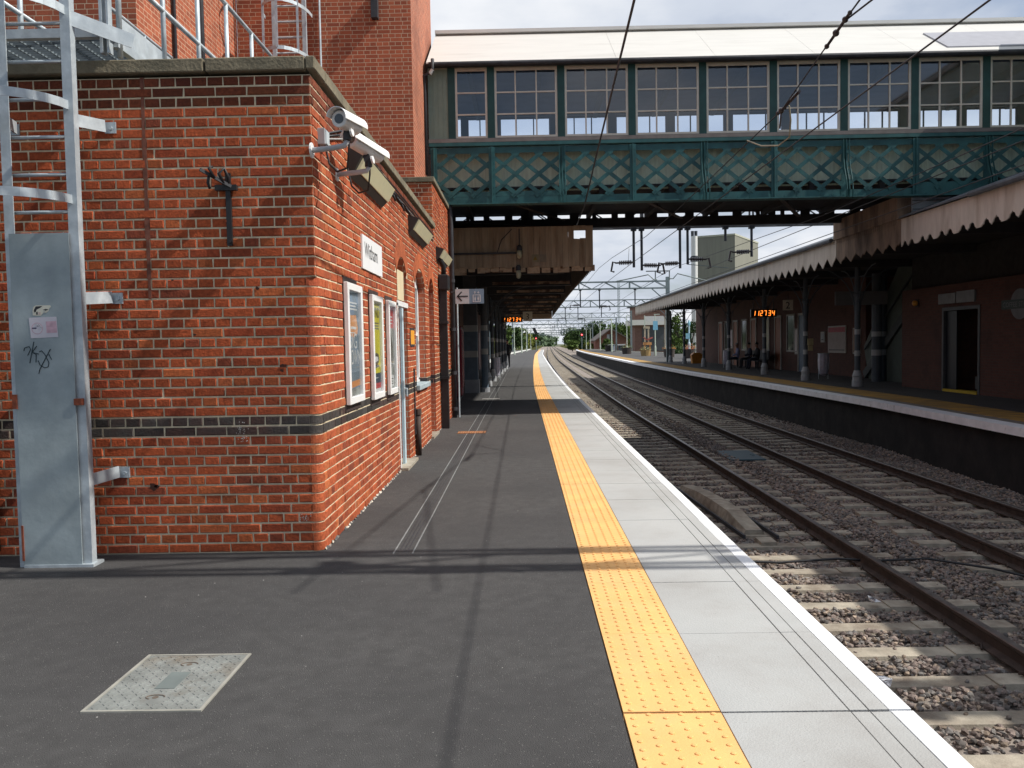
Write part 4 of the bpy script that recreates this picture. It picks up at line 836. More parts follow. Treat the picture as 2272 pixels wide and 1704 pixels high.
# near lattice girder
gy = Y0-.04
m = MB(); m.box(XL, XR, gy-.06, gy+.09, 5.585, 5.655); m.box(XL, XR, gy-.012, gy+.0, 5.44, 5.56); m.build('top_chord', green_m, fb)
m = MB(); m.box(XL, XR, gy-.14, gy+.12, 4.385, 4.41); m.box(XL, XR, gy-.012, gy, 4.41, 4.56)
for k in range(int((9.8-XL)/.24)): m.tube([(XL+.1+.24*k, gy-.012, 4.455), (XL+.1+.24*k, gy-.024, 4.455)], .013, 6)
m.build('bottom_chord', green_m, fb)
MB().box(XL, .82, gy-.014, gy-.0125, 4.56, 4.66).build('deep_plate', green_m, fb); MB().box(8.1, XR, gy-.014, gy-.0125, 4.56, 4.68).build('deep_plate', green_m, fb)
m = MB(); a_, b_ = .10, .60; f1 = lambda t: (Y0-.26+t*2.11, 7.235+t*1.315+.03); (ya, za), (yb, zb) = f1(a_), f1(b_); m.add([(8.75, ya, za), (16, ya, za), (16, yb, zb), (8.75, yb, zb), (8.75, ya, za-.05), (16, ya, za-.05), (16, yb, zb-.05), (8.75, yb, zb-.05)], [(0, 1, 2, 3), (0, 4, 5, 1), (3, 2, 6, 7), (0, 3, 7, 4)]); m.build('roof_light', pm('roof_light_grey', (.36, .36, .39), .4, .05), fb)
BX_ = [-1.75]+PX[1:]
for i in range(len(BX_)-1):
    a, b = BX_[i]+.05, BX_[i+1]-.05; m = MB(); P_ = .485; za, zb = 4.55, 5.45; H = zb-za
    for d_ in (1, -1):
        n0 = -6
        for k in range(-5, 8):
            xs = (a+b)/2 + k*P_ + (P_/2 if d_ < 0 else P_/2)
            p0 = [xs-H/2*d_*1.24, za]; p1 = [xs+H/2*d_*1.24, zb]
            def clip(p, q):
                if p[0] > q[0]: p, q = q, p
                if q[0] <= a or p[0] >= b: return None
                f = lambda X: p[1]+(q[1]-p[1])*(X-p[0])/(q[0]-p[0])
                P2 = [a, f(a)] if p[0] < a else p; Q2 = [b, f(b)] if q[0] > b else q; return P2, Q2
            c = clip(p0, p1)
            if not c or abs(c[1][0]-c[0][0]) < .05: continue
            yo = gy-.030 if d_ > 0 else gy-.018
            m.obox((c[0][0], yo, c[0][1]), (c[1][0], yo, c[1][1]), .010, .080, up=(-(c[1][1]-c[0][1]), 0, c[1][0]-c[0][0]))
            if d_ > 0:
                for q_ in range(1, 8):
                    x = c[0][0]+(c[1][0]-c[0][0])*q_/8
    # rivets at crossings
    for k in range(-3, 4):
        for r in range(5):
            x = (a+b)/2+k*P_/2; z = za+H/2+(r-2)*P_/2/1.24
            if (k+r) % 2 == 1 and a+.05 < x < b-.05 and za+.04 < z < zb-.03: m.tube([(x, gy-.035, z), (x, gy-.045, z)], .016, 6)
    m.build('lattice_panel', green_m, fb)
for i, x in enumerate([-1.75]+PX[1:]):
    bent = i in (2, 4, 6, 8, 10)
    m = MB()
    if bent:
        pts = [(x, gy-.06, 5.56), (x, gy-.07, 5.15), (x, gy-.12, 4.95), (x, gy-.22, 4.70), (x, gy-.26, 4.50), (x, gy-.24, 4.36)]
        for j in range(5):
            m.obox(pts[j], pts[j+1], .012, .10); m.obox((x-.06, pts[j][1]-.05, pts[j][2]), (x-.06, pts[j+1][1]-.05, pts[j+1][2]), .012, .04); m.obox((x+.06, pts[j][1]-.05, pts[j][2]), (x+.06, pts[j+1][1]-.05, pts[j+1][2]), .012, .04)
        m.box(x-.065, x+.065, gy-.016, gy-.0, 4.41, 5.56)
    else:
        m.box(x-.065, x+.065, gy-.055, gy-.042, 4.41, 5.56); m.box(x-.012, x+.012, gy-.095, gy-.055, 4.41, 5.56)
    for z in np.arange(4.5, 5.5, .12): m.tube([(x-.04, gy-.055, z), (x-.04, gy-.064, z)], .011, 5); m.tube([(x+.04, gy-.055, z), (x+.04, gy-.064, z)], .011, 5)
    m.build('stiffener', green_m, fb)
m = MB(); m.box(-1.8, XR, Y0+.20, Y0+.23, 4.70, 5.62)
for k in range(170): m.box(-1.75+.09*k, -1.744+.09*k, Y0+.195, Y0+.2, 4.70, 5.62)
m.build('backing_boards', cream_b, fb)
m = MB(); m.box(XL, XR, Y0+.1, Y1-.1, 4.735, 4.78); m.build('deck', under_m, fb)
m = MB(); m.box(XL, XR, Y1-.06, Y1+.08, 4.40, 4.625)
k = XL
while k < XR:
    g_ = rng.uniform(.08, .34); m.box(k, k+g_, Y1-.02, Y1+.02, 4.625, 4.735); k += g_+rng.uniform(.12, .42)
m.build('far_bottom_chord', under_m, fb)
for x in np.arange(-1.2, 14, 1.45):
    m = MB(); m.box(x-.05, x+.05, Y0+.1, Y1-.06, 4.60, 4.735); m.build('cross_beam', under_m, fb)
m = MB()
for x in np.arange(-.5, 13, 2.9): m.obox((x, Y0+.15, 4.55), (x+1.6, Y1-.2, 4.55), .10, .02); 
m.build('wind_brace', pm('brace_brown', (.06, .05, .045), .8, .2), fb)
t = thing('downpipe', 'thin dark downpipe at the left end of the footbridge beside the tower', 'downpipe', (-1.84, 17.1, 5.5))
m = MB(); m.tube([(-1.72, 17.03, 7.3), (-1.72, 17.03, 7.05), (-1.90, 17.03, 6.97), (-1.90, 17.1, 6.8), (-1.90, 17.1, 5.0)], .035, 8); m.build('pipe', darkm, t, smooth=True)
m = MB(); m.tube([(-1.72, 17.03, 7.08), (-1.78, 17.03, 7.0)], .042, 8); m.build('pale_elbow', pm('elbow_pale', (.45, .46, .45), .6), t)
# stair enclosure of the footbridge on the island (reaches up beside the frame, shades the tracks)
se = thing('stair_enclosure', 'boarded footbridge stair enclosure above the island canopy', 'stair enclosure', (12.5, 13, 3))
m = MB(); m.box(10.62, 13.6, 8.9, 17.15, 4.7, 8.0); m.build('wall', cream_b, se)
m = MB(); m.prism([(8.7, 8.0), (17.2, 8.0), (17.2, 8.15), (8.7, 8.15)], 0, 10.5, 13.7); m.build('roof', roofm, se)
t = thing('clad_panel', 'pale blue grey weathered roof panel between footbridge and island canopy', 'panel', (9.5, 17.7, 4.2))
MB().box(8.28, 12, 17.75, 17.8, 4.02, 4.62).build('panel', pm('pale_blue_panel', (.36, .42, .48), .5, .12, 3, dirt=(.2, .24, .26), dscale=4), t)
m = MB(); [m.box(8.28, 12, 17.735, 17.75, z, z+.012) for z in (4.2, 4.38)]; m.build('batten', darkm, t)

# ------------------------------------------------------------------ platform canopies
valm = pm('valance_cream_paint', (.62, .565, .50), .75, .07, 2.4, dirt=(.38, .32, .26), dscale=1.4, dlo=.50, dhi=.76, stretch=(2.5, 2.5, .5))
def teeth(mb, fx, y0, y1, zt, zb, pitch=.40, th=.022, depth=.2, worn=0):
    """boarded valance with a pointed lower edge; fx gives x at y"""
    y = y0; k = 0
    while y < y1:
        n = 4; w_ = pitch/n
        for i in range(n):
            a, b = y+i*w_, y+(i+1)*w_-.004
            if b > y1: break
            t0, t1 = abs((i)/n-.5)*2, abs((i+1)/n-.5)*2
            d = depth*rng.uniform(.93, 1.07); z0_, z1_ = zb+d*t0, zb+d*t1
            if worn and rng.random() < worn: z0_ += rng.uniform(0, .07); z1_ += rng.uniform(0, .07)
            xa, xb = fx(a), fx(b)
            mb.add([(xa, a, z0_), (xb, b, z1_), (xb, b, zt), (xa, a, zt), (xa+th, a, z0_), (xb+th, b, z1_), (xb+th, b, zt), (xa+th, a, zt)], [(0, 3, 2, 1), (4, 5, 6, 7), (0, 1, 5, 4), (2, 3, 7, 6), (1, 2, 6, 5), (0, 4, 7, 3)])
        y += pitch
def teeth2(mb, fx, y0, y1, zt, zb, th=.022):
    y = y0
    while y < y1:
        P = [(0, .03), (.035, .045), (.07, .13), (.11, .15), (.125, .18), (.15, .18), (.165, .15), (.205, .13), (.24, .045), (.275, .03), (.29, .0), (.305, .03), (.34, .045), (.375, .13), (.415, .15), (.43, .18), (.455, .18), (.47, .15), (.51, .13), (.545, .045), (.58, .03), (.62, 0), (.77, 0)]
        for (a, da), (b, db) in zip(P[:-1], P[1:]):
            j = rng.uniform(0, .012); A, B = y+a, min(y+b, y1)
            if A >= y1: break
            da, db = da*.72, db*.72; xa, xb = fx(A), fx(B); mb.add([(xa, A, zb+da+j), (xb, B, zb+db+j), (xb, B, zt), (xa, A, zt), (xa+th, A, zb+da+j), (xb+th, B, zb+db+j), (xb+th, B, zt), (xa+th, A, zt)], [(0, 3, 2, 1), (4, 5, 6, 7), (0, 1, 5, 4), (2, 3, 7, 6)])
        y += .77
cn = thing('platform_canopy', 'island platform canopy with long cream sawtooth valance on the right', 'canopy', (10.5, 35, 0))
fx2 = lambda y: 8.1 + float(np.interp(y, [0, 20, 34, 48, 60], [0, 0, -.10, 0, .08]))
m = MB(); teeth2(m, fx2, -12, 17.86, 4.02, 3.42); m.build('valance', valm, cn)
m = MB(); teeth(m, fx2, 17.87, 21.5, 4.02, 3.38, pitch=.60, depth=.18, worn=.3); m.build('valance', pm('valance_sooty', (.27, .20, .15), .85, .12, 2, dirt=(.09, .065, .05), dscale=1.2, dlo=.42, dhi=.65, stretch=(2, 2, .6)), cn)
m = MB(); teeth(m, fx2, 21.5, 60, 4.02, 3.37, pitch=.62, depth=.24); m.build('valance', valm, cn)
slate = pm('canopy_roof_grey', (.115, .13, .15), .7, .15, 2, dirt=(.17, .19, .2), dscale=1)
m = MB()
for a, b in ((-12, 17.8), (21.6, 61)):
    ya = a
    while ya < b-.1:
        yb = min(ya+3.0, b); xa, xb = fx2(ya), fx2(yb)
        m.add([(xa-.08, ya, 4.06), (xb-.08, yb, 4.06), (11.0, yb, 5.1), (11.0, ya, 5.1), (xa-.08, ya, 4.02), (xb-.08, yb, 4.02), (11.0, yb, 5.06), (11.0, ya, 5.06)], [(0, 1, 2, 3), (7, 6, 5, 4), (0, 4, 5, 1)])
        m.add([(15.5, ya, 4.3), (15.5, yb, 4.3), (11.0, yb, 5.1), (11.0, ya, 5.1)], [(0, 1, 2, 3)]); ya = yb
    m.build('roof', slate, cn); m = MB()
m = MB()
for a, b in ((-12, 17.8), (21.6, 60)): m.tube([(fx2(y)-.09, y, 4.03) for y in np.arange(a, b, 3)], .055, 8)
m.build('gutter', pm('gutter_grey', (.10, .115, .135), .6, .15), cn)
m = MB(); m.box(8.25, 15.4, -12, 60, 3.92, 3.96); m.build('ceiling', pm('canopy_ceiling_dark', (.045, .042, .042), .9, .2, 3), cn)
for y in np.arange(-10, 60, 4.0): m = MB(); m.box(8.3, 15.3, y-.08, y+.08, 3.70, 3.92); m.build('ceiling_beam', pm('beam_dark', (.04, .04, .045), .8, .15), cn)
m = MB(); m.box(8.02, 8.13, 17.86, 21.5, 4.02, 4.50); [m.box(8.012, 8.02, 17.86+.09*k, 17.868+.09*k, 3.9, 4.5) for k in range(40)]; m.box(8.13, 9.6, 17.86, 17.93, 4.02, 4.5); m.build('boxed_panel', MT['valance_sooty'], cn)
colg = pm('column_grey_blue', (.075, .092, .11), .6, .12, 4); colw = pm('column_white_band', (.36, .37, .38), .6, .08, 6)
def column(x, y, zt, parent, name='column', r=.085, s=1):
    m = MB(); m.lathe(x, y, [(r*1.9, .0), (r*1.9, .18), (r*1.7, .2), (r*1.7, .30), (r*1.85, .33), (r*1.5, .40), (r*1.15, .5)], 12, 1)
    zz = [.5, .95, 1.12, 1.62, 1.78, zt-.9]
    for i in range(5): m.lathe(x, y, [(r*1.02 if i % 2 else r, zz[i]), (r*1.02 if i % 2 else r, zz[i+1])], 12, 1 if i in (1, 3) else 0)
    m.lathe(x, y, [(r*1.25, zt-.9), (r*1.5, zt-.84), (r*1.1, zt-.78), (r*.9, zt)], 12, 0)
    for dx, dy in ((1, 0), (-1, 0), (0, 1), (0, -1)):
        pts = [(x+dx*(.08+1.25*(1-math.cos(a))), y+dy*(.08+1.25*(1-math.cos(a))), zt-1.35+1.35*math.sin(a)) for a in np.linspace(0, math.pi/2, 8)]
        for i in range(7): m.obox(pts[i], pts[i+1], .022, .03, up=(dy, dx, 0) if False else (0, 0, 1))
        for i in (2, 4): m.obox(pts[i], (x, y, pts[i][2]), .02, .03)
    return m.build(name, [colg, colw], parent)
for y, x in ((26, 10.45), (30.3, 10.3), (36.1, 10.5), (42.5, 10.55), (48.6, 10.6), (55.2, 10.75), (60.0, 10.7)): column(x, y, 3.70, cn)
for x, y in ((12.15, 28.6), (12.5, 29.0)): m = MB(); m.lathe(x, y, [(.16, 0), (.16, .9)], 12); m.lathe(x, y, [(.165, .9), (.165, 1.1)], 12, 1); m.lathe(x, y, [(.16, 1.1), (.16, 1.55)], 12); m.lathe(x, y, [(.165, 1.55), (.165, 1.72)], 12, 1); m.lathe(x, y, [(.16, 1.72), (.16, 3.7)], 12); m.build('stair_support_column', [colg, colw], cn)
# left canopy
c3 = thing('platform_canopy', 'near platform canopy beyond the footbridge with decayed boarded end', 'canopy', (0, 36, 0))
boards = pm('rotten_boards', (.36, .285, .20), .85, .12, 3, dirt=(.20, .135, .085), dscale=1.6, dlo=.42, dhi=.7, stretch=(4, 1, .5))
m = MB(); x = -3.2
while x < 1.70:
    b = min(x+.135, 1.70); zb = 3.30+rng.uniform(-.02, .03)
    if x > -1.0 and 1.24 < (x+b)/2 < 1.50: m.box(x, b-.004, 19.58, 19.61, zb, 3.95+rng.uniform(-.02, .02)); m.box(x, b-.004, 19.58, 19.61, 4.15, 4.26)
    else: m.box(x, b-.004, 19.58, 19.61, zb, 4.25)
    x = b
m.build('end_boarding', boards, c3)
m = MB(); x = -3.2
while x < 1.6: w_ = rng.uniform(.1, .3); m.box(x, x+w_, 19.62, 19.64, 3.17+rng.uniform(-.02, .05), 3.34); x += w_+rng.uniform(.0, .08)
m.build('broken_valance', pm('peeling_boards', (.46, .34, .23), .85, .15, 5, dirt=(.12, .06, .03), dscale=5), c3)
m = MB(); m.box(-3.1, .0, 19.50, 19.56, 3.62, 3.66); m.tube([(-.03, 19.5, 3.66), (-.03, 19.5, 4.2)], .012, 5); m.tube([(-.55, 19.56, 3.66), (-.45, 19.56, 3.95), (-.2, 19.56, 4.2)], .01, 5); m.build('cable_batten', darkm, c3)
fx3 = lambda y: 1.70+off(y)
m = MB(); teeth(m, lambda y: fx3(y)-.03, 19.6, 54, 4.2, 3.22, pitch=.42, depth=.14); m.build('valance', pm('left_valance_brown', (.085, .06, .045), .85, .15, 3), c3)
m = MB(); yy = 19.65
while yy < 53.5: yb = min(yy+2.2, 54); xr = 1.15 if yy < 20 else None; m.add([(-4.5, yy, 4.6), (xr or fx3(yy), yy, 4.22), (xr or fx3(yb), yb, 4.22), (-4.5, yb, 4.6), (-4.5, yy, 4.56), (xr or fx3(yy), yy, 4.18), (xr or fx3(yb), yb, 4.18), (-4.5, yb, 4.56)], [(0, 1, 2, 3), (7, 6, 5, 4), (1, 5, 6, 2)]); yy = yb
m.build('roof', slate, c3)
m = MB(); m.add([(-4.5, 19.65, 4.0), (1.15, 19.65, 4.0), (1.15, 24, 4.0), (-4.5, 24, 4.0)], [(3, 2, 1, 0)]); yy = 24.0
while yy < 53.5: yb = min(yy+4, 53.8); m.add([(-4.5, yy, 4.0), (fx3(yy)-.1, yy, 4.0), (fx3(yb)-.1, yb, 4.0), (-4.5, yb, 4.0)], [(3, 2, 1, 0)]); yy = yb
m.build('ceiling', MT['canopy_ceiling_dark'], c3)
peach = pm('beam_edge_peach', (.42, .29, .21), .8, .15, 5, dirt=(.1, .06, .045), dscale=3, dlo=.42, dhi=.55)
for y in [21.5, 25.9, 29.9, 33.9, 37.9, 41.9, 45.9, 49.9]:
    m = MB(); m.box(-4.4, 1.55+off(y) if y > 22 else 1.1, y-.07, y+.07, 3.30, 4.0); m.box(-.9+off(y), 1.5+off(y), y-.075, y-.071, 3.35, 3.44, 1); m.build('cross_beam', [MT['beam_dark'], peach], c3)
m = MB(); m.box(-2.5, 1.95, 53.7, 53.9, 3.1, 4.3); [m.box(-2.5+.12*k, -2.49+.12*k, 53.69, 53.7, 3.1, 4.3) for k in range(37)]; m.build('far_end_boarding', pm('far_boards', (.40, .30, .22), .8, .15, 4, dirt=(.2, .12, .08), dscale=2), c3)
for y in [29.9, 33.9, 37.9, 41.9, 45.9, 49.9]: column(-1.28+off(y), y, 3.35, c3, r=.08)
m = MB()
for z0_, z1_, mi in ((0, .42, 2), (.42, 1.12, 0), (1.12, 1.32, 1), (1.32, 1.92, 0), (1.92, 2.12, 1), (2.12, 4.0, 3)): m.box(-1.82, -1.40 if mi != 2 else -1.36, 25.8, 26.2, z0_, z1_-.001, mi)
for z0_, z1_, mi in ((0, .15, 2), (.15, 1.2, 0), (1.2, 1.38, 1), (1.38, 1.95, 0), (1.95, 2.12, 1), (2.12, 3.4, 3)): m.lathe(-1.20, 26.3, [(.11 if mi != 2 else .15, z0_), (.11 if mi != 2 else .15, z1_)], 12, mi)
pts = [(-1.12+1.6*(1-math.cos(a)), 26.3, 1.9+1.45*math.sin(a)) for a in np.linspace(0, math.pi/2, 10)]
for i in range(9): m.obox(pts[i], pts[i+1], .03, .035, mi=3)
m.build('banded_pier', [pm('pier_blue_grey', (.10, .135, .175), .7, .1), pm('pier_pale_band', (.33, .335, .33), .7, .08), pm('pier_base_grey', (.27, .28, .30), .7, .1), pm('pier_dark', (.085, .09, .10), .7, .1)], c3)
# station wall under left canopy
t = thing('station_wall', 'dark station building wall with doors under the near canopy', 'building', (-2.8, 36, 0))
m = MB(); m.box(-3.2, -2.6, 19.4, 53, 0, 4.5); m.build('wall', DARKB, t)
for y in (21, 27.5, 31.5, 36, 40, 44.5, 49): MB().box(-2.62, -2.57, y, y+.95, 0.02, 2.2).build('door', pm('dull_red_door', (.14, .03, .035), .5, .1), t)
t = thing('vending_machine', 'tall dark red machine with glossy front, in the shade behind the downpipes', 'machine', (-2.1, 23.4, 0))
m = MB(); m.box(-2.5, -1.72, 23.3, 24.1, 0.05, 2.05); m.build('cabinet', pm('dark_red_gloss', (.20, .02, .035), .22, .05), t, bevel=.03)
m = MB(); m.box(-1.72, -1.705, 23.38, 24.02, .3, 1.95); m.box(-2.4, -1.8, 23.285, 23.3, .6, 1.9); m.build('front_panel', pm('dark_red_panel', (.26, .04, .05), .25, .1), t)
m = MB(); m.box(-2.45, -1.76, 23.33, 24.05, 0, .05); m.build('plinth', darkm, t)
def lamp(x, y, z, lab):
    t = thing('bulkhead_lamp', lab, 'lamp', (x, y, z))
    m = MB(); m.lathe(x, y, [(.03, z+.15), (.06, z+.12), (.065, z+.02)], 10); m.build('cap', darkm, t)
    m = MB(); m.lathe(x, y, [(.055, z+.02), (.065, z-.06), (.05, z-.14), (.01, z-.17)], 10); m.build('globe', pm('lamp_globe_dull', (.40, .38, .26), .3, .05), t, smooth=True)
lamp(-.03, 19.42, 3.66, 'upper yellowed hanging globe lamp on the canopy end boards'); lamp(-.06, 19.42, 3.20, 'lower yellowed globe lamp at the torn edge of the end boards')
m = MB(); m.box(.26, .42, 19.565, 19.578, 3.42, 3.60, 0); m.box(.44, .60, 19.565, 19.578, 3.42, 3.60, 1); m.prism([(.29, 3.47), (.39, 3.47), (.34, 3.56)], 1, 19.56, 19.565, 2)
tag(m.build('warning_notice', [pm('dull_cream', (.24, .21, .13), .7), pm('dull_buff', (.22, .18, .13), .7), pm('dull_ochre', (.25, .17, .03), .7)]), 'pair of faded square warning notices on the canopy end boards', 'notice')
# signs
t = thing('lift_sign', 'white and blue hanging sign with left arrow and lift symbol', 'sign', (-1.2, 19.0, 2.6))
SYY = 19.0; m = MB(); m.box(-1.52, -1.20, SYY, SYY+.03, 2.455, 2.79, 0); m.box(-1.20, -.865, SYY, SYY+.03, 2.455, 2.79, 1); m.build('board', [pm('sign_offwhite', (.46, .47, .49), .5, .04), pm('sign_blue_grey', (.17, .24, .32), .5, .05)], t)
m = MB(); a_ = SYY-.002
m.obox((-1.47, a_, 2.625), (-1.23, a_, 2.625), .003, .03, mi=0); m.obox((-1.475, a_, 2.62), (-1.37, a_, 2.73), .003, .03, mi=0); m.obox((-1.475, a_, 2.63), (-1.37, a_, 2.52), .003, .03, mi=0)
for x0_, x1_, z0_, z1_ in ((-1.12, -1.10, 2.49, 2.66), (-.96, -.94, 2.49, 2.66), (-1.10, -.96, 2.49, 2.505), (-1.10, -.96, 2.645, 2.66)): m.box(x0_, x1_, a_-.002, a_, z0_, z1_, 1)
for xc in (-1.065, -.995): m.prism([(xc-.02, 2.585), (xc-.012, 2.52), (xc+.012, 2.52), (xc+.02, 2.585), (xc, 2.61)], 1, a_-.002, a_, 1); m.tube([(xc, a_-.001, 2.622), (xc, a_, 2.622)], .011, 8, 1)
for xc, s_ in ((-1.07, 1), (-.99, -1)): m.prism([(xc-.03, 2.71), (xc+.03, 2.71), (xc, 2.71+.03*s_)], 1, a_-.002, a_, 1); m.box(xc-.007, xc+.007, a_-.002, a_, 2.675 if s_ > 0 else 2.71, 2.71 if s_ > 0 else 2.74, 1)
m.build('symbols', [MT['sign_black'], pm('sign_symbol_white', (.55, .56, .58), .5)], t)
MB().tube([(-1.5, 19.02, 2.72), (-1.62, 19.02, 2.72)], .02, 6).build('hanger', darkm, t)
t.scale = (.89, .89, .89); t.location = (-1.2*.89-.0, 16.99, 1.51+(2.6-1.51)*.89)
led = pm('led_orange', (1.0, .26, .03), .5, 0, emit=1.9)
SEG = {'1': 'bc', '2': 'abged', '3': 'abgcd', '4': 'fgbc', '7': 'abc'}
def clock(x, y, z, w_, h_, lab):
    t = thing('platform_clock', lab, 'clock', (x+w_/2, y, z)); MB().box(x, x+w_, y, y+.12, z, z+h_).build('case', pm('clock_black', (.008, .006, .006), .3), t)
    m = MB(); dh = h_*.62; dw = dh*.42; xs = [.10, .245, .385, .53, .70, .845]
    for ch, f in zip('112734', xs):
        ox, oz = x+w_*f-dw/2+.01, z+h_*.19; q = {'a': ((0, 1), (1, 1)), 'b': ((1, 1), (1, .5)), 'c': ((1, .5), (1, 0)), 'd': ((0, 0), (1, 0)), 'e': ((0, .5), (0, 0)), 'f': ((0, 1), (0, .5)), 'g': ((0, .5), (1, .5))}
        for s_ in SEG[ch]: (a, b), (c, d) = q[s_]; m.obox((ox+a*dw+b*dh*.12, y-.004, oz+b*dh), (ox+c*dw+d*dh*.12, y-.004, oz+d*dh), .006, .026)
    m.build('digits', led, t); m = MB(); m.box(x+.1, x+.13, y+.05, y+.08, z+h_, z+h_+.35); m.box(x+w_-.13, x+w_-.1, y+.05, y+.08, z+h_, z+h_+.35); m.build('hanger', darkm, t)
clock(-1.08, 44, 2.66, 1.12, .29, 'orange digital clock reading 11 27 34 under the near platform canopy')
clock(9.62, 35.0, 2.46, 1.08, .32, 'orange digital clock reading 11 27 34 under the island canopy, partly behind a column')
def numsign(x, y, z, s_, ch, lab):
    t = thing('platform_number_sign', lab, 'sign', (x+s_/2, y, z)); MB().box(x, x+s_, y, y+.03, z, z+s_*1.02).build('board', pm('number_board_grey', (.72, .66, .55), .6, .05), t)
    m = MB(); text_mb(m, ch, s_*.95, (x+s_*.24, y-.003, z+s_*.17)); m.build('numeral', MT['sign_black'], t)
    MB().box(x+s_/2-.015, x+s_/2+.015, y+.01, y+.03, z+s_, z+s_+.3).build('hanger', darkm, t)
numsign(.06, 43.9, 2.70, .50, '3', 'square hanging sign with black number 3 beside the near clock')
numsign(10.93, 34.9, 2.72, .42, '2', 'square hanging sign with black number 2 on the island platform')
t = thing('access_sign', 'pale hanging sign with a black wheelchair symbol below the near clock', 'sign', (-1.2, 46.5, 2.4)); MB().box(-1.38, -.93, 46.5, 46.53, 2.36, 2.70).build('board', MT['number_board_grey'], t)
m = MB(); m.tube([(-1.15+.07*math.cos(a), 46.49, 2.50+.07*math.sin(a)) for a in np.linspace(2, 7, 10)], .012, 5); m.tube([(-1.17, 46.49, 2.64), (-1.16, 46.49, 2.56), (-1.09, 46.49, 2.55), (-1.05, 46.49, 2.46)], .014, 5); m.build('symbol', MT['sign_black'], t)
# litter bag holder, bins
def bagholder(x, y, lab, c_=(.5, .48, .56)):
    t = thing('litter_bag', lab, 'litter bag', (x, y, 0)); m = MB(); n = 10; vs = []
    for z, r in ((.95, .19), (.9, .2), (.7, .21), (.4, .2), (.2, .15), (.12, .05)): vs += [(x+r*math.cos(2*math.pi*k/n)*(1+.12*math.sin(k*2.4)), y+r*math.sin(2*math.pi*k/n), z) for k in range(n)]
    m.add(vs, [(i*n+k, i*n+(k+1) % n, (i+1)*n+(k+1) % n, (i+1)*n+k) for i in range(5) for k in range(n)]); m.build('bag', pm('bag_plastic', c_, .35, .1, 12), t)
    m = MB(); m.tube([(x+.2*math.cos(a), y+.2*math.sin(a), .95) for a in np.linspace(0, 6.283, 13)], .014, 5); [m.tube([(x+.17*sx, y, 0), (x+.19*sx, y, .95)], .014, 5) for sx in (-1, 1)]; m.build('stand', galv, t)
bagholder(-1.15, 35.2, 'pale lilac litter bag hanging in a hoop beside the near platform columns')
bagholder(11.2, 31.0, 'grey litter bag hanging in a hoop on the island below the red topped poster', (.36, .36, .38))
bagholder(11.3, 46.0, 'pale litter bag in a hoop beside the seated people', (.4, .38, .36))

# ------------------------------------------------------------------ island buildings in the shade
kb = thing('brick_kiosk', 'dark brick kiosk with open doorway under the island canopy at the right', 'kiosk', (12.5, 20, 0))
KX = 11.65
m = MB(); m.box(KX, 15.4, 8, 21.25, 0, 2.92); m.box(KX, 15.4, 23.15, 25.6, 0, 2.92); m.box(KX, 15.4, 21.25, 23.15, 2.30, 2.92); m.build('wall', DARKB, kb); m = MB(); m.box(KX+.25, 15.38, 8, 25.5, 2.93, 3.9); m.box(15.4, 15.5, -12, 31.1, 0, 4.35); m.build('boarding_and_light_block', pm('dark_boarding', (.035, .033, .033), .9, .2), kb)  # upper boards close the sky gap; unseen back wall added to block light
m = MB(); m.box(KX-.02, KX+.08, 21.25, 21.34, 0, 2.3); m.box(KX-.02, KX+.08, 23.06, 23.15, 0, 2.3); m.box(KX-.02, KX+.08, 21.34, 23.06, 2.21, 2.3); m.build('door_frame', pm('kiosk_frame_grey', (.06, .065, .07), .5), kb)
MB().box(KX+.05, KX+.09, 22.5, 23.06, .06, 2.2).build('door', pm('kiosk_door_dark', (.012, .014, .02), .4), kb)
MB().box(KX-.04, KX+.2, 21.34, 23.06, 0, .07).build('doorstep', pm('yellow_step', (.52, .36, .03), .7, .1), kb)
m = MB(); m.box(KX+1.0, KX+1.2, 21.25, 23.15, 0, 2.9); m.build('interior_wall', pm('interior_dark', (.02, .02, .025), .8), kb)
m = MB(); m.box(KX+.5, KX+.8, 21.7, 22.4, .08, .42, 0)
for z in (.8, 1.2, 1.6): m.box(KX+.6, KX+.9, 21.6, 22.45, z, z+.02, 1); [m.box(KX+.6, KX+.7, 21.7+.17*k, 21.8+.17*k, z+.02, z+.02+rng.uniform(.1, .28), k % 3) for k in range(4)]
m.build('shelves', [pm('stock_grey', (.16, .17, .18), .6), pm('stock_dark', (.05, .05, .06), .6), pm('stock_pale', (.22, .22, .23), .6)], kb)
m = MB(); m.box(KX-.05, KX, 22.4, 23.3, 2.40, 2.68, 0); m.box(KX-.05, KX, 21.45, 22.35, 2.40, 2.70, 0); tag(m.build('fascia_sign', pm('plain_sign_grey', (.13, .13, .13), .4)), 'pair of plain grey sign boards above the kiosk doorway', 'sign')
t = thing('roundel_sign', 'round pale sign with green crossbar lettering on the kiosk wall', 'sign', (KX, 19.2, 2.2))
m = MB(); m.tube([(KX-.03, 19.55, 2.24), (KX, 19.55, 2.24)], .36, 28); m.build('disc', pm('roundel_grey', (.11, .11, .115), .5), t)
m = MB(); m.box(KX-.05, KX-.03, 18.9, 20.25, 2.13, 2.35); m.build('bar', pm('bar_green', (.02, .035, .03), .5), t)
m = MB(); text_mb(m, 'COFFEE STOP', .17, (KX-.051, 20.19, 2.18), ax=(0, -1, 0), depth=.001); m.build('lettering', pm('roundel_lettering', (.12, .125, .12), .5), t)
t = thing('wall_lamp', 'small amber wall lamp on the kiosk beside the doorway', 'lamp', (KX, 24.6, 2.5)); m = MB(); m.sphere((KX-.08, 24.6, 2.50), .085, 10); m.build('globe', pm('amber_globe', (.55, .26, .04), .3), t, smooth=True); MB().box(KX-.03, KX, 24.5, 24.7, 2.38, 2.62).build('base', rust, t)
st = thing('staircase', 'footbridge staircase with pale green panelled side rising under the island canopy', 'staircase', (12.6, 27, 0))
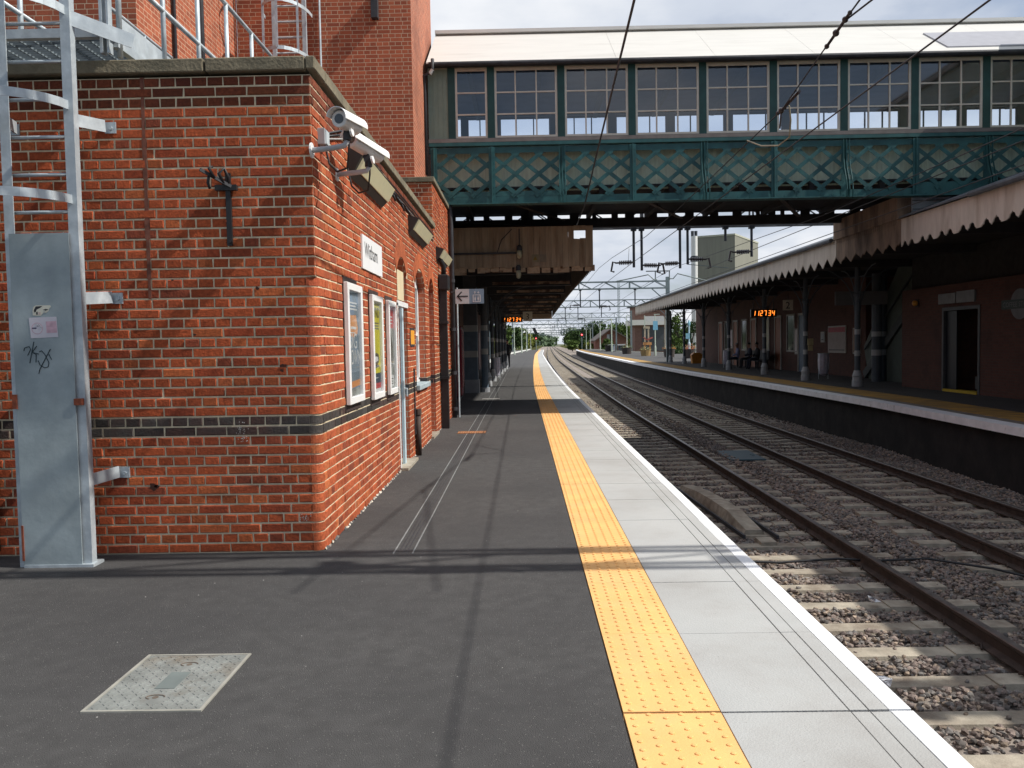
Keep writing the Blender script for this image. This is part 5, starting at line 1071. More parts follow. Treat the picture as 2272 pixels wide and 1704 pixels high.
m = MB(); m.prism([(25.7, 3.3), (30.4, .0), (25.7, 0)], 0, 12.6, 12.64); m.prism([(25.7, 4.0), (28.0, 3.9), (30.8, 1.2), (30.4, .05), (25.7, 3.35)], 0, 12.62, 12.66); m.build('side_panel', pm('stair_panel_green', (.085, .105, .09), .7, .1, 4), st)
m = MB(); m.obox((12.56, 30.6, .15), (12.56, 25.7, 3.35), .08, .28); m.obox((12.56, 30.6, 1.1), (12.56, 25.7, 4.3), .05, .06); m.build('stringer', pm('stringer_dark', (.05, .06, .06), .6), st)
m = MB(); [m.box(12.66, 14.6, 30.4-.27*k-.27, 30.4-.27*k, .18*k, .18*k+.05) for k in range(18)]; m.build('tread', under_m, st)
ib = thing('station_building', 'island station building of dark red brick behind the canopy columns', 'building', (14, 44, 0)); IX = 12.85
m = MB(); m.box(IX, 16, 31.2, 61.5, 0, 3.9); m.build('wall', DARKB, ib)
red_p = pm('dark_red_paint', (.24, .075, .03), .6, .1); cream_p = pm('island_cream_frame', (.34, .32, .29), .6, .08)
for y in (37.6, 41.2, 45.6, 49.5, 53.2):
    m = MB(); m.box(IX-.06, IX, y, y+.09, 0.0, 2.7); m.box(IX-.06, IX, y+1.0, y+1.09, 0, 2.7); m.box(IX-.06, IX, y+.09, y+1.0, 2.6, 2.7); wf = m.build('door_frame', cream_p, ib); MB().box(IX-.03, IX-.005, y+.09, y+1.0, 0, 2.6).build('door', red_p if y != 37.6 else pm('door_blue', (.05, .09, .15), .5), wf)
for y in (39.2, 43.2, 47.5, 51.5):
    m = MB(); m.box(IX-.05, IX, y, y+.08, .9, 2.7); m.box(IX-.05, IX, y+1.1, y+1.18, .9, 2.7); m.box(IX-.05, IX, y+.08, y+1.1, 2.62, 2.7); m.box(IX-.05, IX, y+.08, y+1.1, .9, .98); wf = m.build('window', cream_p, ib); MB().box(IX-.02, IX-.004, y+.08, y+1.1, .98, 2.62).build('pane', pm('dull_yellow_blind', (.34, .30, .17), .5, .12) if y in (43.2,) else pm('dark_pane', (.02, .02, .025), .1), wf)
def wposter(y0, y1, z0, z1, lab, c1, c2=None, X_=IX):
    t = thing('wall_poster', lab, 'poster', (X_, (y0+y1)/2, z0), 'posters on the island building')
    MB().box(X_-.05, X_-.002, y0, y1, z0, z1).build('frame', cream_p, t); m = MB(); m.box(X_-.056, X_-.05, y0+.06, y1-.06, z0+.06, z1-.06, 0)
    if c2: m.box(X_-.06, X_-.056, y0+.06, y1-.06, z1-.26, z1-.06, 1)
    m.box(X_-.058, X_-.056, y0+.12, y1-.12, z0+.1, z0+.14, 2)
    m.build('sheet', [pm('sheet_%d' % int(c1[0]*1000), c1, .6, .08, 4), pm('sheet_red', (.30, .025, .04), .6), MT['sign_black']], t)
wposter(33.0, 34.9, .92, 2.02, 'dim framed poster with red heading strip on the island wall', (.28, .23, .21), 1)
wposter(35.3, 35.75, 1.35, 1.8, 'small pale square notice left of the red headed poster', (.27, .29, .30))
wposter(38.75, 39.15, .8, 2.0, 'tall narrow bright poster between doors on the island wall', (.55, .50, .48))
wposter(50.7, 51.4, 1.0, 2.15, 'pale pink poster on the far part of the island wall', (.50, .42, .45))
wposter(31.6, 32.3, .9, 1.9, 'dull orange notice panel beside the staircase', (.20, .10, .05))
m = MB(); m.box(10.55, 12.3, 28.1, 28.15, 2.62, 3.08); tag(m.build('hanging_sign', pm('long_sign_grey', (.15, .15, .155), .6, .06)), 'long blank looking grey sign hanging under the island canopy', 'sign')
m = MB(); m.box(10.3, 10.5, 30.05, 30.1, 1.28, 1.52, 0); m.box(10.32, 10.48, 30.05, 30.1, 1.08, 1.27, 0); tag(m.build('column_notice', pm('notice_buff', (.42, .36, .2), .6)), 'two small buff notices fixed to a canopy column', 'notice')
t = thing('grit_bin', 'orange yellow grit bin at the end of the island building', 'bin', (11.7, 56, 0)); MB().prism([(11.4, 0), (12.0, 0), (12.05, .55), (11.35, .55)], 1, 55.7, 56.2).build('body', pm('bin_orange', (.55, .22, .02), .5), t); MB().prism([(11.33, .55), (12.07, .55), (11.9, .72), (11.5, .72)], 1, 55.65, 56.25).build('lid', pm('bin_orange', (.55, .22, .02), .5), t)
# ------------------------------------------------------------------ people
def skin_body(name, J, edges, mats, parent=None, sub=1):
    me = bpy.data.meshes.new(name); me.from_pydata([Vector(j[0]) for j in J], edges, []); o = bpy.data.objects.new(name, me); COL.objects.link(o)
    md = o.modifiers.new('s', 'SKIN'); md.use_smooth_shade = True
    for i, j in enumerate(J): me.skin_vertices[0].data[i].radius = (j[1], j[2] if len(j) > 2 else j[1])
    me.skin_vertices[0].data[0].use_root = True
    o.modifiers.new('u', 'SUBSURF').levels = sub
    bpy.context.view_layer.update(); ev = bpy.data.meshes.new_from_object(o.evaluated_get(bpy.context.evaluated_depsgraph_get())); bpy.data.objects.remove(o)
    for m in mats: ev.materials.append(m)
    r = bpy.data.objects.new(name, ev); COL.objects.link(r)
    if parent is not None: r.parent = parent; r.location = -Vector(parent.location)
    return r
def person(x, y, face, lab, top, legs, hair, shoes, seated=False, skinc=(.42, .24, .17), z0=0.):
    t = thing('person', lab, 'person', (x, y, z0)); c, s = math.cos(face), math.sin(face)
    P = lambda a, b, z: (x + a*c - b*s, y + a*s + b*c, z0+z)      # a: right, b: forward
    if not seated:
        J = [(P(0, 0, .98), .155, .11), (P(0, .01, 1.2), .14, .10), (P(0, 0, 1.40), .17, .105), (P(0, 0, 1.49), .06), (P(0, .02, 1.56), .055), (P(0, .03, 1.66), .085, .10), (P(0, .02, 1.74), .075, .085)]
        for sg in (-1, 1):
            J += [(P(.19*sg, 0, 1.42), .06), (P(.25*sg, -.02, 1.16), .045), (P(.24*sg, .08, .93), .034), (P(.235*sg, .11, .86), .038, .02), (P(.09*sg, 0, .9), .09), (P(.11*sg, .02, .5), .062), (P(.12*sg, -.02, .1), .045), (P(.12*sg, .1, .04), .042, .035)]
    else:
        J = [(P(0, 0, .56), .16, .12), (P(0, -.03, .78), .14, .11), (P(0, .0, .98), .17, .11), (P(0, .02, 1.08), .06), (P(0, .05, 1.14), .055), (P(0, .07, 1.24), .085, .10), (P(0, .06, 1.32), .075, .085)]
        for sg in (-1, 1):
            J += [(P(.19*sg, 0, 1.0), .06), (P(.24*sg, .03, .78), .045), (P(.15*sg, .26, .68), .034), (P(.11*sg, .33, .67), .038, .02), (P(.10*sg, .05, .53), .09), (P(.12*sg, .45, .52), .065), (P(.12*sg, .46, .12), .045), (P(.12*sg, .56, .04), .042, .035)]
    E = [(0, 1), (1, 2), (2, 3), (3, 4), (4, 5), (5, 6)]
    for k in (7, 15): E += [(2, k), (k, k+1), (k+1, k+2), (k+2, k+3), (0, k+4), (k+4, k+5), (k+5, k+6), (k+6, k+7)]
    b = skin_body('body', J, E, [pm('skin_%d' % int(skinc[0]*100), skinc, .6, .05), top, legs, shoes], t)
    hz = P(0, 0, .98 if not seated else .62)[2]; nk = P(0, 0, 1.50 if not seated else 1.09)[2]; hx = P(0, .03 if not seated else .07, 0)
    for pg in b.data.polygons:
        q = pg.center; d_ = math.hypot(q.x-x, q.y-y)
        fw = -(q.x-x)*s + (q.y-y)*c
        if q.z > nk: mi = 0
        elif q.z < z0+.09: mi = 3
        elif (not seated and q.z < hz and d_ < .22) or (seated and (q.z < z0+.62 and (fw > .08 or q.z < z0+.56))): mi = 2
        elif not seated and q.z < z0+.93 and d_ >= .22: mi = 0
        elif seated and fw > .30: mi = 0
        else: mi = 1
        pg.material_index = mi
    hc = P(0, -.005 if not seated else .04, 1.72 if not seated else 1.30); m = MB(); n = 12
    m.add([(hc[0]+.092*math.sin(f)*math.cos(a), hc[1]+.10*math.sin(f)*math.sin(a), hc[2]+.095*math.cos(f)-.01) for f in np.linspace(.05, 1.75, 7) for a in np.linspace(0, 2*math.pi, n, endpoint=False)], [(i*n+k, i*n+(k+1) % n, (i+1)*n+(k+1) % n, (i+1)*n+k) for i in range(6) for k in range(n)]); m.build('hair', hair, t, smooth=True)
    m = MB(); fy = .115 if not seated else .155; ez = 1.68 if not seated else 1.26
    m.tube([P(0, fy-.02, ez), P(0, fy+.02, ez-.045)], [.008, .014], 6, 0)
    for sg in (-1, 1): m.sphere(P(.032*sg, fy-.012, ez+.005), .010, 6, 1); m.tube([P(.09*sg, 0 if not seated else .05, ez), P(.098*sg, 0 if not seated else .05, ez-.03)], .014, 6, 0)
    m.obox(P(-.022, fy-.008, ez-.07), P(.022, fy-.008, ez-.07), .008, .006, mi=2); m.build('face', [MT['skin_%d' % int(skinc[0]*100)], MT['sign_black'], pm('lip', (.3, .1, .09), .6)], t)
    return t
blk = pm('clothing_black', (.012, .012, .015), .9, .2); navy = pm('clothing_navy', (.02, .025, .045), .9, .2); blu = pm('shirt_lilac_blue', (.20, .21, .34), .85, .1); wht = pm('shoe_white', (.6, .6, .6), .6); dk = pm('hair_dark', (.015, .012, .01), .7); gy_ = pm('hair_grey', (.2, .19, .18), .7)
person(-.93, 52.0, .5, 'person in black with pale shoes standing by the near canopy columns', blk, blk, dk, wht)
person(11.95, 42.3, 1.7, 'seated person in black jacket over pale shirt on the island bench', blk, navy, dk, blk, seated=True, z0=.0)
person(11.7, 45.2, 1.5, 'seated person in lilac blue top leaning forward on the island bench', blu, navy, gy_, blk, seated=True, z0=.0)
person(12.0, 43.9, 1.6, 'seated person in dark clothes between the two others on the bench', navy, blk, dk, blk, seated=True, z0=.0)
t = thing('bench', 'dark metal platform bench under the seated people on the island', 'bench', (12.1, 44, 0))
MB().box(11.75, 12.3, 41.6, 46.0, .42, .46).build('seat', darkm, t); MB().box(12.3, 12.35, 41.6, 46, .5, .95).build('backrest', darkm, t)
for y in (41.8, 43.8, 45.8): m = MB(); m.box(11.8, 11.86, y, y+.05, 0, .42); m.box(12.25, 12.32, y, y+.05, 0, .5); m.build('leg', darkm, t)
# ------------------------------------------------------------------ overhead line structures
gan_m = pm('gantry_grey', (.20, .245, .25), .6, .12, 5, metal=.2); gan_n = pm('gantry_dark', (.035, .04, .05), .6, .2, 5)
ins_m = pm('insulator_brown', (.045, .035, .035), .3, .2, 9)
def truss(y, x0, x1, zb, dp, mat, lab, posts=True, step=.9, r=.035, arms=(), detail=1):
    t = thing('overhead_gantry', lab, 'gantry', ((x0+x1)/2, y, 0), 'steel gantries carrying the overhead wires')
    m = MB()
    for yy in ((y-.22, y+.22) if detail else (y,)):
        for z in (zb, zb+dp): m.obox((x0, yy, z), (x1, yy, z), r*2, r*2)
        n = int((x1-x0)/step); s = (x1-x0)/n
        for i in range(n):
            a, b = x0+i*s, x0+(i+1)*s
            m.obox((a, yy, zb if i % 2 else zb+dp), (b, yy, zb+dp if i % 2 else zb), r*1.1, r*1.1)
            if i % 4 == 0: m.obox((a, yy, zb), (a, yy, zb+dp), r*1.6, r*1.6)
    if detail:
        for i in range(n): m.obox((x0+i*s, y-.22, zb), (x0+(i+1)*s, y+.22, zb), r*.9, r*.9)
    m.build('truss_beam', mat, t)
    if posts:
        for x in (x0, x1): m = MB(); m.box(x-.13, x+.13, y-.13, y+.13, -1.2, zb+dp+.3); m.obox((x+(1.2 if x == x0 else -1.2), y, zb), (x, y, zb-1.1), .07, .07); m.build('mast', mat, t)
    for (x, zb_, kind) in arms:
        m = MB(); m.tube([(x, y, zb_), (x, y, zb)], .045 if detail else .06, 8); m.box(x-.09, x+.09, y-.09, y+.09, zb-.12, zb-.02); m.build('drop_tube', gan_n if detail else mat, t)
        if kind:
            m = MB(); d = kind; a = Vector((x, y, zb_+.18)); pts = [a, a+Vector((.62*d, 0, -.02))]
            m.tube(pts, .032, 6)
            if detail:
                for q in range(7): c = a.lerp(pts[1], .18+.1*q); m.tube([c-Vector((.018, 0, 0)), c+Vector((.018, 0, 0))], .075, 10)
            e_ = pts[1]; m.tube([e_, e_+Vector((.10*d, 0, .04)), e_+Vector((.16*d, 0, -.28)), e_+Vector((.05*d, 0, -.30))], .036, 6)
            m.build('insulator', ins_m, t)
    return t
t = truss(4.70, -4.5, 16, 6.35, .75, gan_m, 'gantry spanning the platform just behind the view, its shadow crosses the tarmac', step=1.6, r=.034, arms=[(4.46, 4.9, -1), (7.2, 4.6, 1)])
t = truss(28.6, -3.3, 17.2, 5.42, .62, gan_n, 'dark lattice gantry close behind the footbridge with black drop tubes', arms=[(3.87, 4.06, -1), (4.14, 3.95, 1), (5.45, 4.0, -1), (5.71, 4.13, 1), (7.0, 4.9, 0), (7.89, 4.35, -1)])
m = MB(); m.tube([(3.20, 28.55, 3.58), (4.35, 28.55, 3.80), (4.55, 28.55, 3.62), (4.65, 28.55, 3.62)], .02, 6); m.tube([(4.28, 28.6, 3.92), (5.1, 28.6, 3.92)], .02, 6); m.tube([(4.6, 28.6, 3.92), (4.6, 28.6, 3.62)], .02, 6); m.tube([(5.08, 28.6, 3.92), (5.08, 28.6, 3.6)], .02, 6); m.tube([(5.08, 28.55, 3.65), (5.2, 28.55, 3.65), (5.35, 28.55, 3.82), (6.35, 28.55, 3.55)], .02, 6); m.tube([(5.7, 28.6, 4.13), (7.1, 28.6, 3.98)], .012, 5); m.build('registration_arm', gan_m, t)
GL = [(61, -3.2, 10.7, 5.42, .5), (92, -3.6, 16, 5.45, .72), (134, -3.2, 17.6, 5.5, .75), (172, -2, 19.5, 5.5, .75), (212, 0, 18, 5.5, .8), (262, 1.6, 19.5, 5.6, .8), (320, 3.4, 22, 5.6, .85), (390, 6.5, 26, 5.7, .9), (470, 10, 31, 5.8, .9)]
names_ = ['second', 'third', 'fourth', 'fifth', 'sixth', 'seventh', 'eighth', 'ninth', 'tenth']
for i, (y, a, b, zb, dp) in enumerate(GL):
    o = off(y); truss(y, a, b, zb, dp, gan_m, names_[i]+' lattice gantry along the line beyond the footbridge', step=.9, r=.04+.006*i, detail=1 if i < 2 else 0, arms=[(3.9+o, 4.1, 0 if i > 2 else -1), (5.3+o, 4.0, 0 if i > 2 else 1)] + ([(7.9+o, 4.3, 0)] if b > 8+o+1 else []))
wire_m = pm('wire_dark', (.035, .035, .04), .5, .1)
def wire(pts, r, lab, name='overhead_wire', grp='overhead wires above the tracks'):
    o = MB().tube(pts, r, 6).build(name, wire_m, smooth=True); return tag(o, lab, 'wire', grp)
def cat(cx, z0, sag, y0, y1, r, lab, bridge=None):
    G = [4.28, 28.6, 61, 92, 134, 172, 212, 262, 320, 390, 470, 600]; pts = [(cx, -20, z0)]
    for a, b in zip(G[:-1], G[1:]):
        for k in range(6):
            t_ = k/6; y = a+(b-a)*t_; z = z0+sag*(4*(t_-.5)**2)
            if bridge and y < 28: z = bridge
            pts.append((cx+off(y)+(.2 if G.index(a) % 2 else -.15)*(1-abs(2*t_-1))*0, y, z))
    return wire([p for p in pts if y0 <= p[1] <= y1], r, lab)
cat(3.12, 3.72, .0, -20, 620, .0075, 'contact wire above the nearer track')
cat(6.2, 3.60, .0, -20, 620, .0075, 'contact wire above the farther track, lowest wire at the right')
wire([(3.06, 7.95, 4.47), (3.35, 10.75, 4.42), (3.25, 17.3, 4.22), (3.15, 21, 4.15), (3.12, 28.6, 4.4)]+[(3.12+off(y), y, 4.2+.35*abs(math.cos((y-28.6)/32.4*math.pi*.5))) for y in range(34, 600, 8)], .008, 'messenger wire above the nearer track, passing under the footbridge')
wire([(3.06, 7.95, 4.47), (2.75, 4.3, 4.55)], .009, 'left of two wires meeting at the black insulators above the bridge roof'); wire([(3.06, 7.95, 4.47), (3.7, 4.3, 4.62)], .009, 'right of two wires meeting at the black insulators above the bridge roof')
wire([(6.25, 0, 4.1), (6.25, 17.3, 4.05), (6.25, 28.6, 4.35)]+[(6.25+off(y), y, 4.2+.35*abs(math.cos((y-28.6)/32.4*math.pi*.5))) for y in range(34, 600, 8)], .008, 'messenger wire above the farther track')
wire([(6.3, 0, 3.92), (6.3, 28.6, 3.96)], .008, 'second of the three wires crossing before the island canopy')
wire([(1.02, 4.3, 5.02), (1.14, 8, 4.84), (1.27, 14, 4.55), (1.34, 17.4, 4.34), (1.36, 20.9, 4.33)], .014, 'thick black cable dropping steeply in front of the footbridge', grp=None)
t = thing('insulator_joint', 'black insulator joint where two wires meet in front of the bridge roof', 'insulator', (3.06, 7.95, 4.47))
m = MB(); a, b = Vector((3.04, 7.75, 4.475)), Vector((3.13, 8.6, 4.455)); 
for q, r in ((.0, .022), (.18, .030), (.34, .016), (.55, .034), (.75, .015), (.95, .026)): c = a.lerp(b, q); m.sphere(c, r, 8)
m.tube([a, b], .016, 6); m.build('insulators', ins_m, t)
t = thing('insulator_joint', 'black wire clamp with hanging pale loop in front of the bridge windows', 'insulator', (3.35, 10.75, 4.42))
m = MB()
for k, r in ((0, .038), (.12, .028), (-.12, .022)): m.sphere((3.35-.05*k, 10.75+k, 4.42), r, 8)
m.tube([(3.33, 10.0, 4.44), (3.35, 10.7, 4.42)], .02, 6); m.tube([(3.35, 10.75, 4.42), (3.34, 10.78, 4.2)], .012, 5); m.build('clamp', ins_m, t)
m = MB(); m.tube([(3.40, 10.6, 4.44), (3.47, 10.75, 4.30), (3.50, 10.9, 4.12), (3.42, 11.1, 4.06), (3.28, 11.4, 4.13), (3.2, 11.8, 4.3)], .010, 6); m.build('loop_wire', pm('loop_wire_brass', (.30, .27, .19), .5, .1), t, smooth=True)
for k, (y, lb) in enumerate(((24.5, 'thin dropper hanging between wires before the first gantry'),)): wire([(3.18, y, 4.25), (3.14, y, 3.72)], .006, lb, 'dropper_wire')
# ------------------------------------------------------------------ posts, signals, planters
pale = pm('pale_green_post', (.50, .56, .47), .6, .06, 3)
def post(x, y, h, lab, arm=0, mat=pale, r=.06, name='lamp_post', z0=0):
    t = thing(name, lab, 'lamp post', (x, y, z0)); m = MB(); m.lathe(x, y, [(r*1.9, z0), (r*1.8, z0+.9), (r, z0+1.1), (r*.8, h)], 8); m.build('pole', mat, t)
    m = MB(); m.obox((x-.1, y, h), (x+.5+arm, y, h+.02), .12, .08); m.build('lantern', mat, t); return t
for x, y, h, lb in ((-1.13, 118, 4.5, 'nearest pale post along the far end of the near platform'), (-.1, 138, 4.6, 'second pale post along the far end of the near platform'), (.8, 159, 4.4, 'third pale post along the far end of the near platform'), (2.0, 197, 5.0, 'farthest pale post at the end of the near platform'),
    (15.2, 197, 5.0, 'slim pale post at the far tip of the island platform'), (14.6, 178, 4.6, 'pale post second from the far tip of the island'), (13.6, 108, 4.9, 'tall pale post behind the second flower tub'), (14.23, 89, 4.4, 'pale post carrying a light blue sign near the wooden ornament')): post(x, y, h, lb)
post(15.7, 91.5, 4.2, 'plain grey brown post right of the blue sign post', mat=pm('post_buff', (.33, .31, .25), .7))
t = thing('post_sign', 'light blue panel sign fixed on a pale lamp post', 'sign', (14.23, 88.9, 2.9)); MB().box(14.0, 14.5, 88.85, 88.9, 2.75, 3.7).build('panel', pm('sign_light_blue', (.22, .50, .66), .5, .05), t)
MB().tube([(14.25, 88.92, 2.8), (14.25, 88.92, 3.6)], .03, 6).build('bracket', galv, t)
t = thing('name_board', 'white hanging board on posts near the banded brick building', 'sign', (15, 91, 4.2)); MB().box(13.5, 15.6, 91.2, 91.25, 3.75, 4.3).build('board', pm('board_white', (.6, .6, .58), .6, .05), t); MB().box(13.4, 13.5, 91.18, 91.27, 0, 4.4).build('post', pale, t)
t = thing('portal_frame', 'pale green portal frame on two posts over the island end', 'frame', (14.8, 148, 0))
for x, y in ((15.3, 163), (14.2, 132)): m = MB(); m.lathe(x, y, [(.12, 0), (.12, 1.2), (.09, 1.3), (.09, 5.3)], 8); m.build('post', pale, t)
MB().obox((15.3, 163, 5.2), (14.2, 132, 5.2), .14, .14).build('beam', pale, t)
t = thing('ornamental_post', 'light blue and white ornamental lamp post among the flower tubs', 'lamp post', (15.05, 75, 0)); m = MB(); m.lathe(15.05, 75, [(.2, 0), (.2, .5), (.12, .6), (.12, 1.3), (.07, 1.4), (.07, 3.3)], 8); m.build('pole', pm('post_ice_blue', (.42, .56, .62), .5), t); m = MB(); m.box(14.75, 15.1, 74.9, 75, 1.7, 2.2); m.lathe(15.05, 75, [(.1, 2.9), (.13, 3.1), (.05, 3.4)], 8); m.build('fittings', pm('fitting_blue', (.25, .5, .6), .5), t)
red_l = pm('signal_red_light', (1.0, .10, .10), .5, 0, emit=6); 
def signal(x, y, z, lab, hood=False, r=.12):
    t = thing('railway_signal', lab, 'signal', (x, y, -1.1), 'red railway signals down the line'); MB().lathe(x, y, [(.09, -1.1), (.09, z+.5)], 8).build('post', gan_m, t)
    hd = MB().box(x-.36, x+.36, y-.12, y-.05, z-.45, z+.55).build('backplate', black_m, t); m = MB(); m.tube([(x, y-.15, z), (x, y-.13, z)], r, 14); m.build('lens', red_l, t)
    m = MB(); m.tube([(x, y-.14, z), (x, y-.12, z)], r*2.4, 16); m.build('lens_glow_disc', pm('signal_glow_red', (.25, .01, .015), .5, 0), t)  # dim red disc paints the glow around the lit lens
    if hood: m = MB(); m.obox((x-.55, y-.1, z+2.6), (x+.1, y-.1, z+1.1), .12, .75, up=(1, 0, .3)); m.build('route_indicator', black_m, t)
signal(3.42, 205, 2.80, 'red signal at the end of the near platform with tilted black head above', hood=True); signal(14.72, 205, 3.52, 'red signal beyond the tip of the island platform, lone dark head', r=.16)
fl = [pm('flower_pink', (.60, .16, .14), .8, .2), pm('flower_cream', (.55, .50, .28), .8, .2), pm('flower_orange', (.62, .22, .06), .8, .2), pm('plant_green', (.10, .17, .04), .8, .3)]
def planter(x, y, w_, h_, lab, cols_, seed, body):
    t = thing('flower_tub', lab, 'planter', (x, y, 0), 'flower tubs along the island platform'); m = MB(); m.lathe(x, y, [(w_*.42, 0), (w_*.5, h_*.55), (w_*.52, h_*.6)], 12); m.build('tub', body, t)
    r = np.random.default_rng(seed); m = MB()
    for k in range(260):
        a = r.uniform(0, 6.28); q = r.random()**.5*w_*.62; z = h_*.58+r.random()*h_*.42*(1-(q/(w_*.7))**2); s_ = r.uniform(.025, .05); c = (x+q*math.cos(a), y+q*math.sin(a), z)
        v = [tuple(c[i]+r.uniform(-s_, s_) for i in range(3)) for _ in range(4)]; m.add(v, [(0, 1, 2, 3)], int(r.integers(0, 2)) if k % 3 else 1)
    m.build('flowers', [cols_[0], cols_[1]], t)
tubm = pm('tub_dark', (.05, .04, .035), .8, .2); tubo = pm('tub_ochre', (.30, .20, .08), .8, .2)
planter(14.52, 72.1, .95, 1.35, 'dark tub of orange pink flowers nearest the island building', (fl[0], fl[2]), 1, tubm)
planter(13.89, 78.6, 1.1, 1.3, 'green leafy tub with a few orange blooms behind a canopy column', (fl[3], fl[2]), 2, tubm)
planter(13.2, 105, 1.3, 1.35, 'dark brown tub of pale cream flowers by a pale post', (fl[1], fl[3]), 4, tubm)
planter(14.6, 140, 1.4, 1.7, 'distant dark tub with light green plant on the island', (fl[3], fl[1]), 5, tubm)
planter(13.1, 88.4, 1.1, 1.1, 'ochre tub at the foot of the wooden ornament', (fl[3], fl[1]), 6, tubo)
t = thing('wooden_ornament', 'tall painted wooden ornament with red and orange parts behind a tub', 'ornament', (13.35, 89.3, 0)); wood_o = pm('painted_orange_wood', (.55, .27, .10), .7, .15)
m = MB(); m.box(13.0, 13.9, 89.2, 89.6, 1.15, 1.45); m.box(13.1, 13.25, 89.3, 89.5, 0, 1.2); m.box(13.65, 13.8, 89.3, 89.5, 0, 1.2); m.build('seat_frame', wood_o, t)
m = MB(); m.box(13.12, 13.27, 89.3, 89.4, 1.45, 2.9); m.box(13.5, 13.65, 89.3, 89.4, 1.45, 2.9); m.box(13.05, 13.72, 89.28, 89.42, 2.9, 3.15); m.build('tall_back', pm('ornament_cream', (.5, .42, .3), .7), t)
m = MB(); m.obox((13.35, 89.2, 1.7), (14.0, 89.2, 1.95), .1, .14); m.obox((13.0, 89.2, 2.0), (13.3, 89.2, 1.75), .1, .12); m.build('arms', pm('ornament_red', (.5, .12, .1), .7), t)
m = MB()
for y in range(60, 212, 3): a = lambda Y: float(np.interp(Y, [55, 125, 215], [-3.0, -1.8, 2.3])); m.obox((a(y), y, .1), (a(y+3), y+3, .1), .12, .22)
tag(m.build('platform_kerb', pm('white_kerb', (.66, .67, .64), .8, .05)), kind='structure')
# ------------------------------------------------------------------ distant buildings
blk_ = thing('tower_block', 'tall olive grey windowless block with cream side beyond the island canopy', 'building', (38, 155, -1))
A, B, C_, D_ = (32, 153), (38.4, 150), (46.5, 164), (40, 168); F_ = lambda p, z: (p[0], p[1], z)
m = MB(); m.prism([A, B, C_, D_], 2, -1.2, 20.3); m.build('wall', [pm('block_olive_cladding', (.215, .212, .175), .8, .06, .4, stretch=(8, 8, .3))], blk_)
m = MB(); m.prism([(31.9, 152.95), (38.4, 149.85), (46.6, 163.95), (40, 168.1)], 2, 20.3, 20.6); m.build('roof', pm('block_roof_trim', (.42, .42, .34), .7), blk_)
t = thing('flue_stack', 'white cylindrical flue stack with dark top beside the tower block', 'chimney', (30.1, 145, -1)); m = MB(); m.lathe(30.1, 145, [(.55, -1.2), (.55, 19.6)], 14); m.build('stack', pm('flue_white', (.66, .66, .65), .6, .05), t)
MB().lathe(29.8, 145, [(.25, 19.6), (.28, 20.5)], 8).build('cowl', gan_n, t); MB().lathe(30.4, 145, [(.25, 19.6), (.28, 20.5)], 8).build('cowl', gan_n, t); MB().lathe(30.1, 145, [(.57, 15.2), (.57, 16.2)], 14).build('collar', gan_n, t)
bb = thing('brick_building', 'two storey brick building with broad white band behind the island end', 'building', (20.5, 137, -1)); farb = pm('far_brick', (.20, .11, .085), .9, .12, 3)
MB().box(18.3, 23.4, 135, 141, -1.2, 7.2).build('wall', farb, bb); m = MB(); m.box(17.6, 24.2, 134.2, 141.5, 4.2, 5.05); m.build('band', pm('band_white', (.62, .61, .56), .7, .04), bb); MB().box(19.5, 23.0, 134.9, 135, 0, 3.9).build('dark_glazing', pm('far_dark_glass', (.07, .075, .08), .3), bb); MB().box(17.8, 24, 134.5, 141.3, 7.2, 7.4).build('roof', slate, bb)
gs = thing('goods_shed', 'low brown brick shed with pitched gable in front of the trees', 'shed', (21, 200, -1))
m = MB(); m.prism([(17.4, -1.2), (17.4, 1.9), (21.1, 4.6), (25.2, 2.3), (25.2, -1.2)], 1, 198, 215); m.build('wall', pm('shed_brick', (.22, .10, .075), .9, .12, 2), gs)
MB().obox((17.2, 206, 1.9), (21.1, 206, 4.75), 17.5, .2).build('roof', pm('shed_roof', (.13, .11, .10), .9, .1), gs); MB().obox((21.1, 206, 4.75), (25.4, 206, 2.3), 17.5, .2).build('roof', MT['shed_roof'], gs); m = MB(); m.box(20.2, 20.8, 197.9, 198, 1.0, 3.4); m.build('opening', pm('opening_pale', (.4, .4, .4), .8), gs); MB().box(20.9, 21.5, 197.9, 198, -1, 3.4).build('doorway', black_m, gs)
t = thing('equipment_cabinet', 'pale grey equipment cabinet beside the goods shed', 'cabinet', (18.9, 170, -1)); MB().box(17.6, 19.0, 170, 171, -1.2, 1.0).build('body', pm('cabinet_grey', (.42, .45, .5), .6), t); MB().box(17.55, 19.05, 169.95, 171.05, 1.0, 1.08).build('lid', pm('cabinet_lid', (.55, .56, .58), .5), t)
t = thing('equipment_cabinet', 'white topped dark cabinet right of the pale grey one', 'cabinet', (20.4, 170, -1)); MB().box(19.7, 21.0, 170, 171, -1.2, .85).build('body', pm('cabinet_dark', (.08, .09, .1), .6), t); MB().box(19.6, 21.1, 169.9, 171.1, .85, 1.1).build('lid', pm('cabinet_white', (.66, .66, .66), .5), t)
t = thing('radio_mast', 'thin lattice radio mast far behind the gantries', 'mast', (45, 330, -1)); m = MB()
for dx, dy in ((-.4, 0), (.4, 0), (0, .5)): m.tube([(38.5+dx, 330+dy, -1), (38.5+dx, 330+dy, 26)], .09, 5)
for k in range(22): m.obox((38.1, 330, 1.1*k), (38.9, 330, 1.1*k+1.1), .07, .07)
m.build('lattice', gan_m, t)
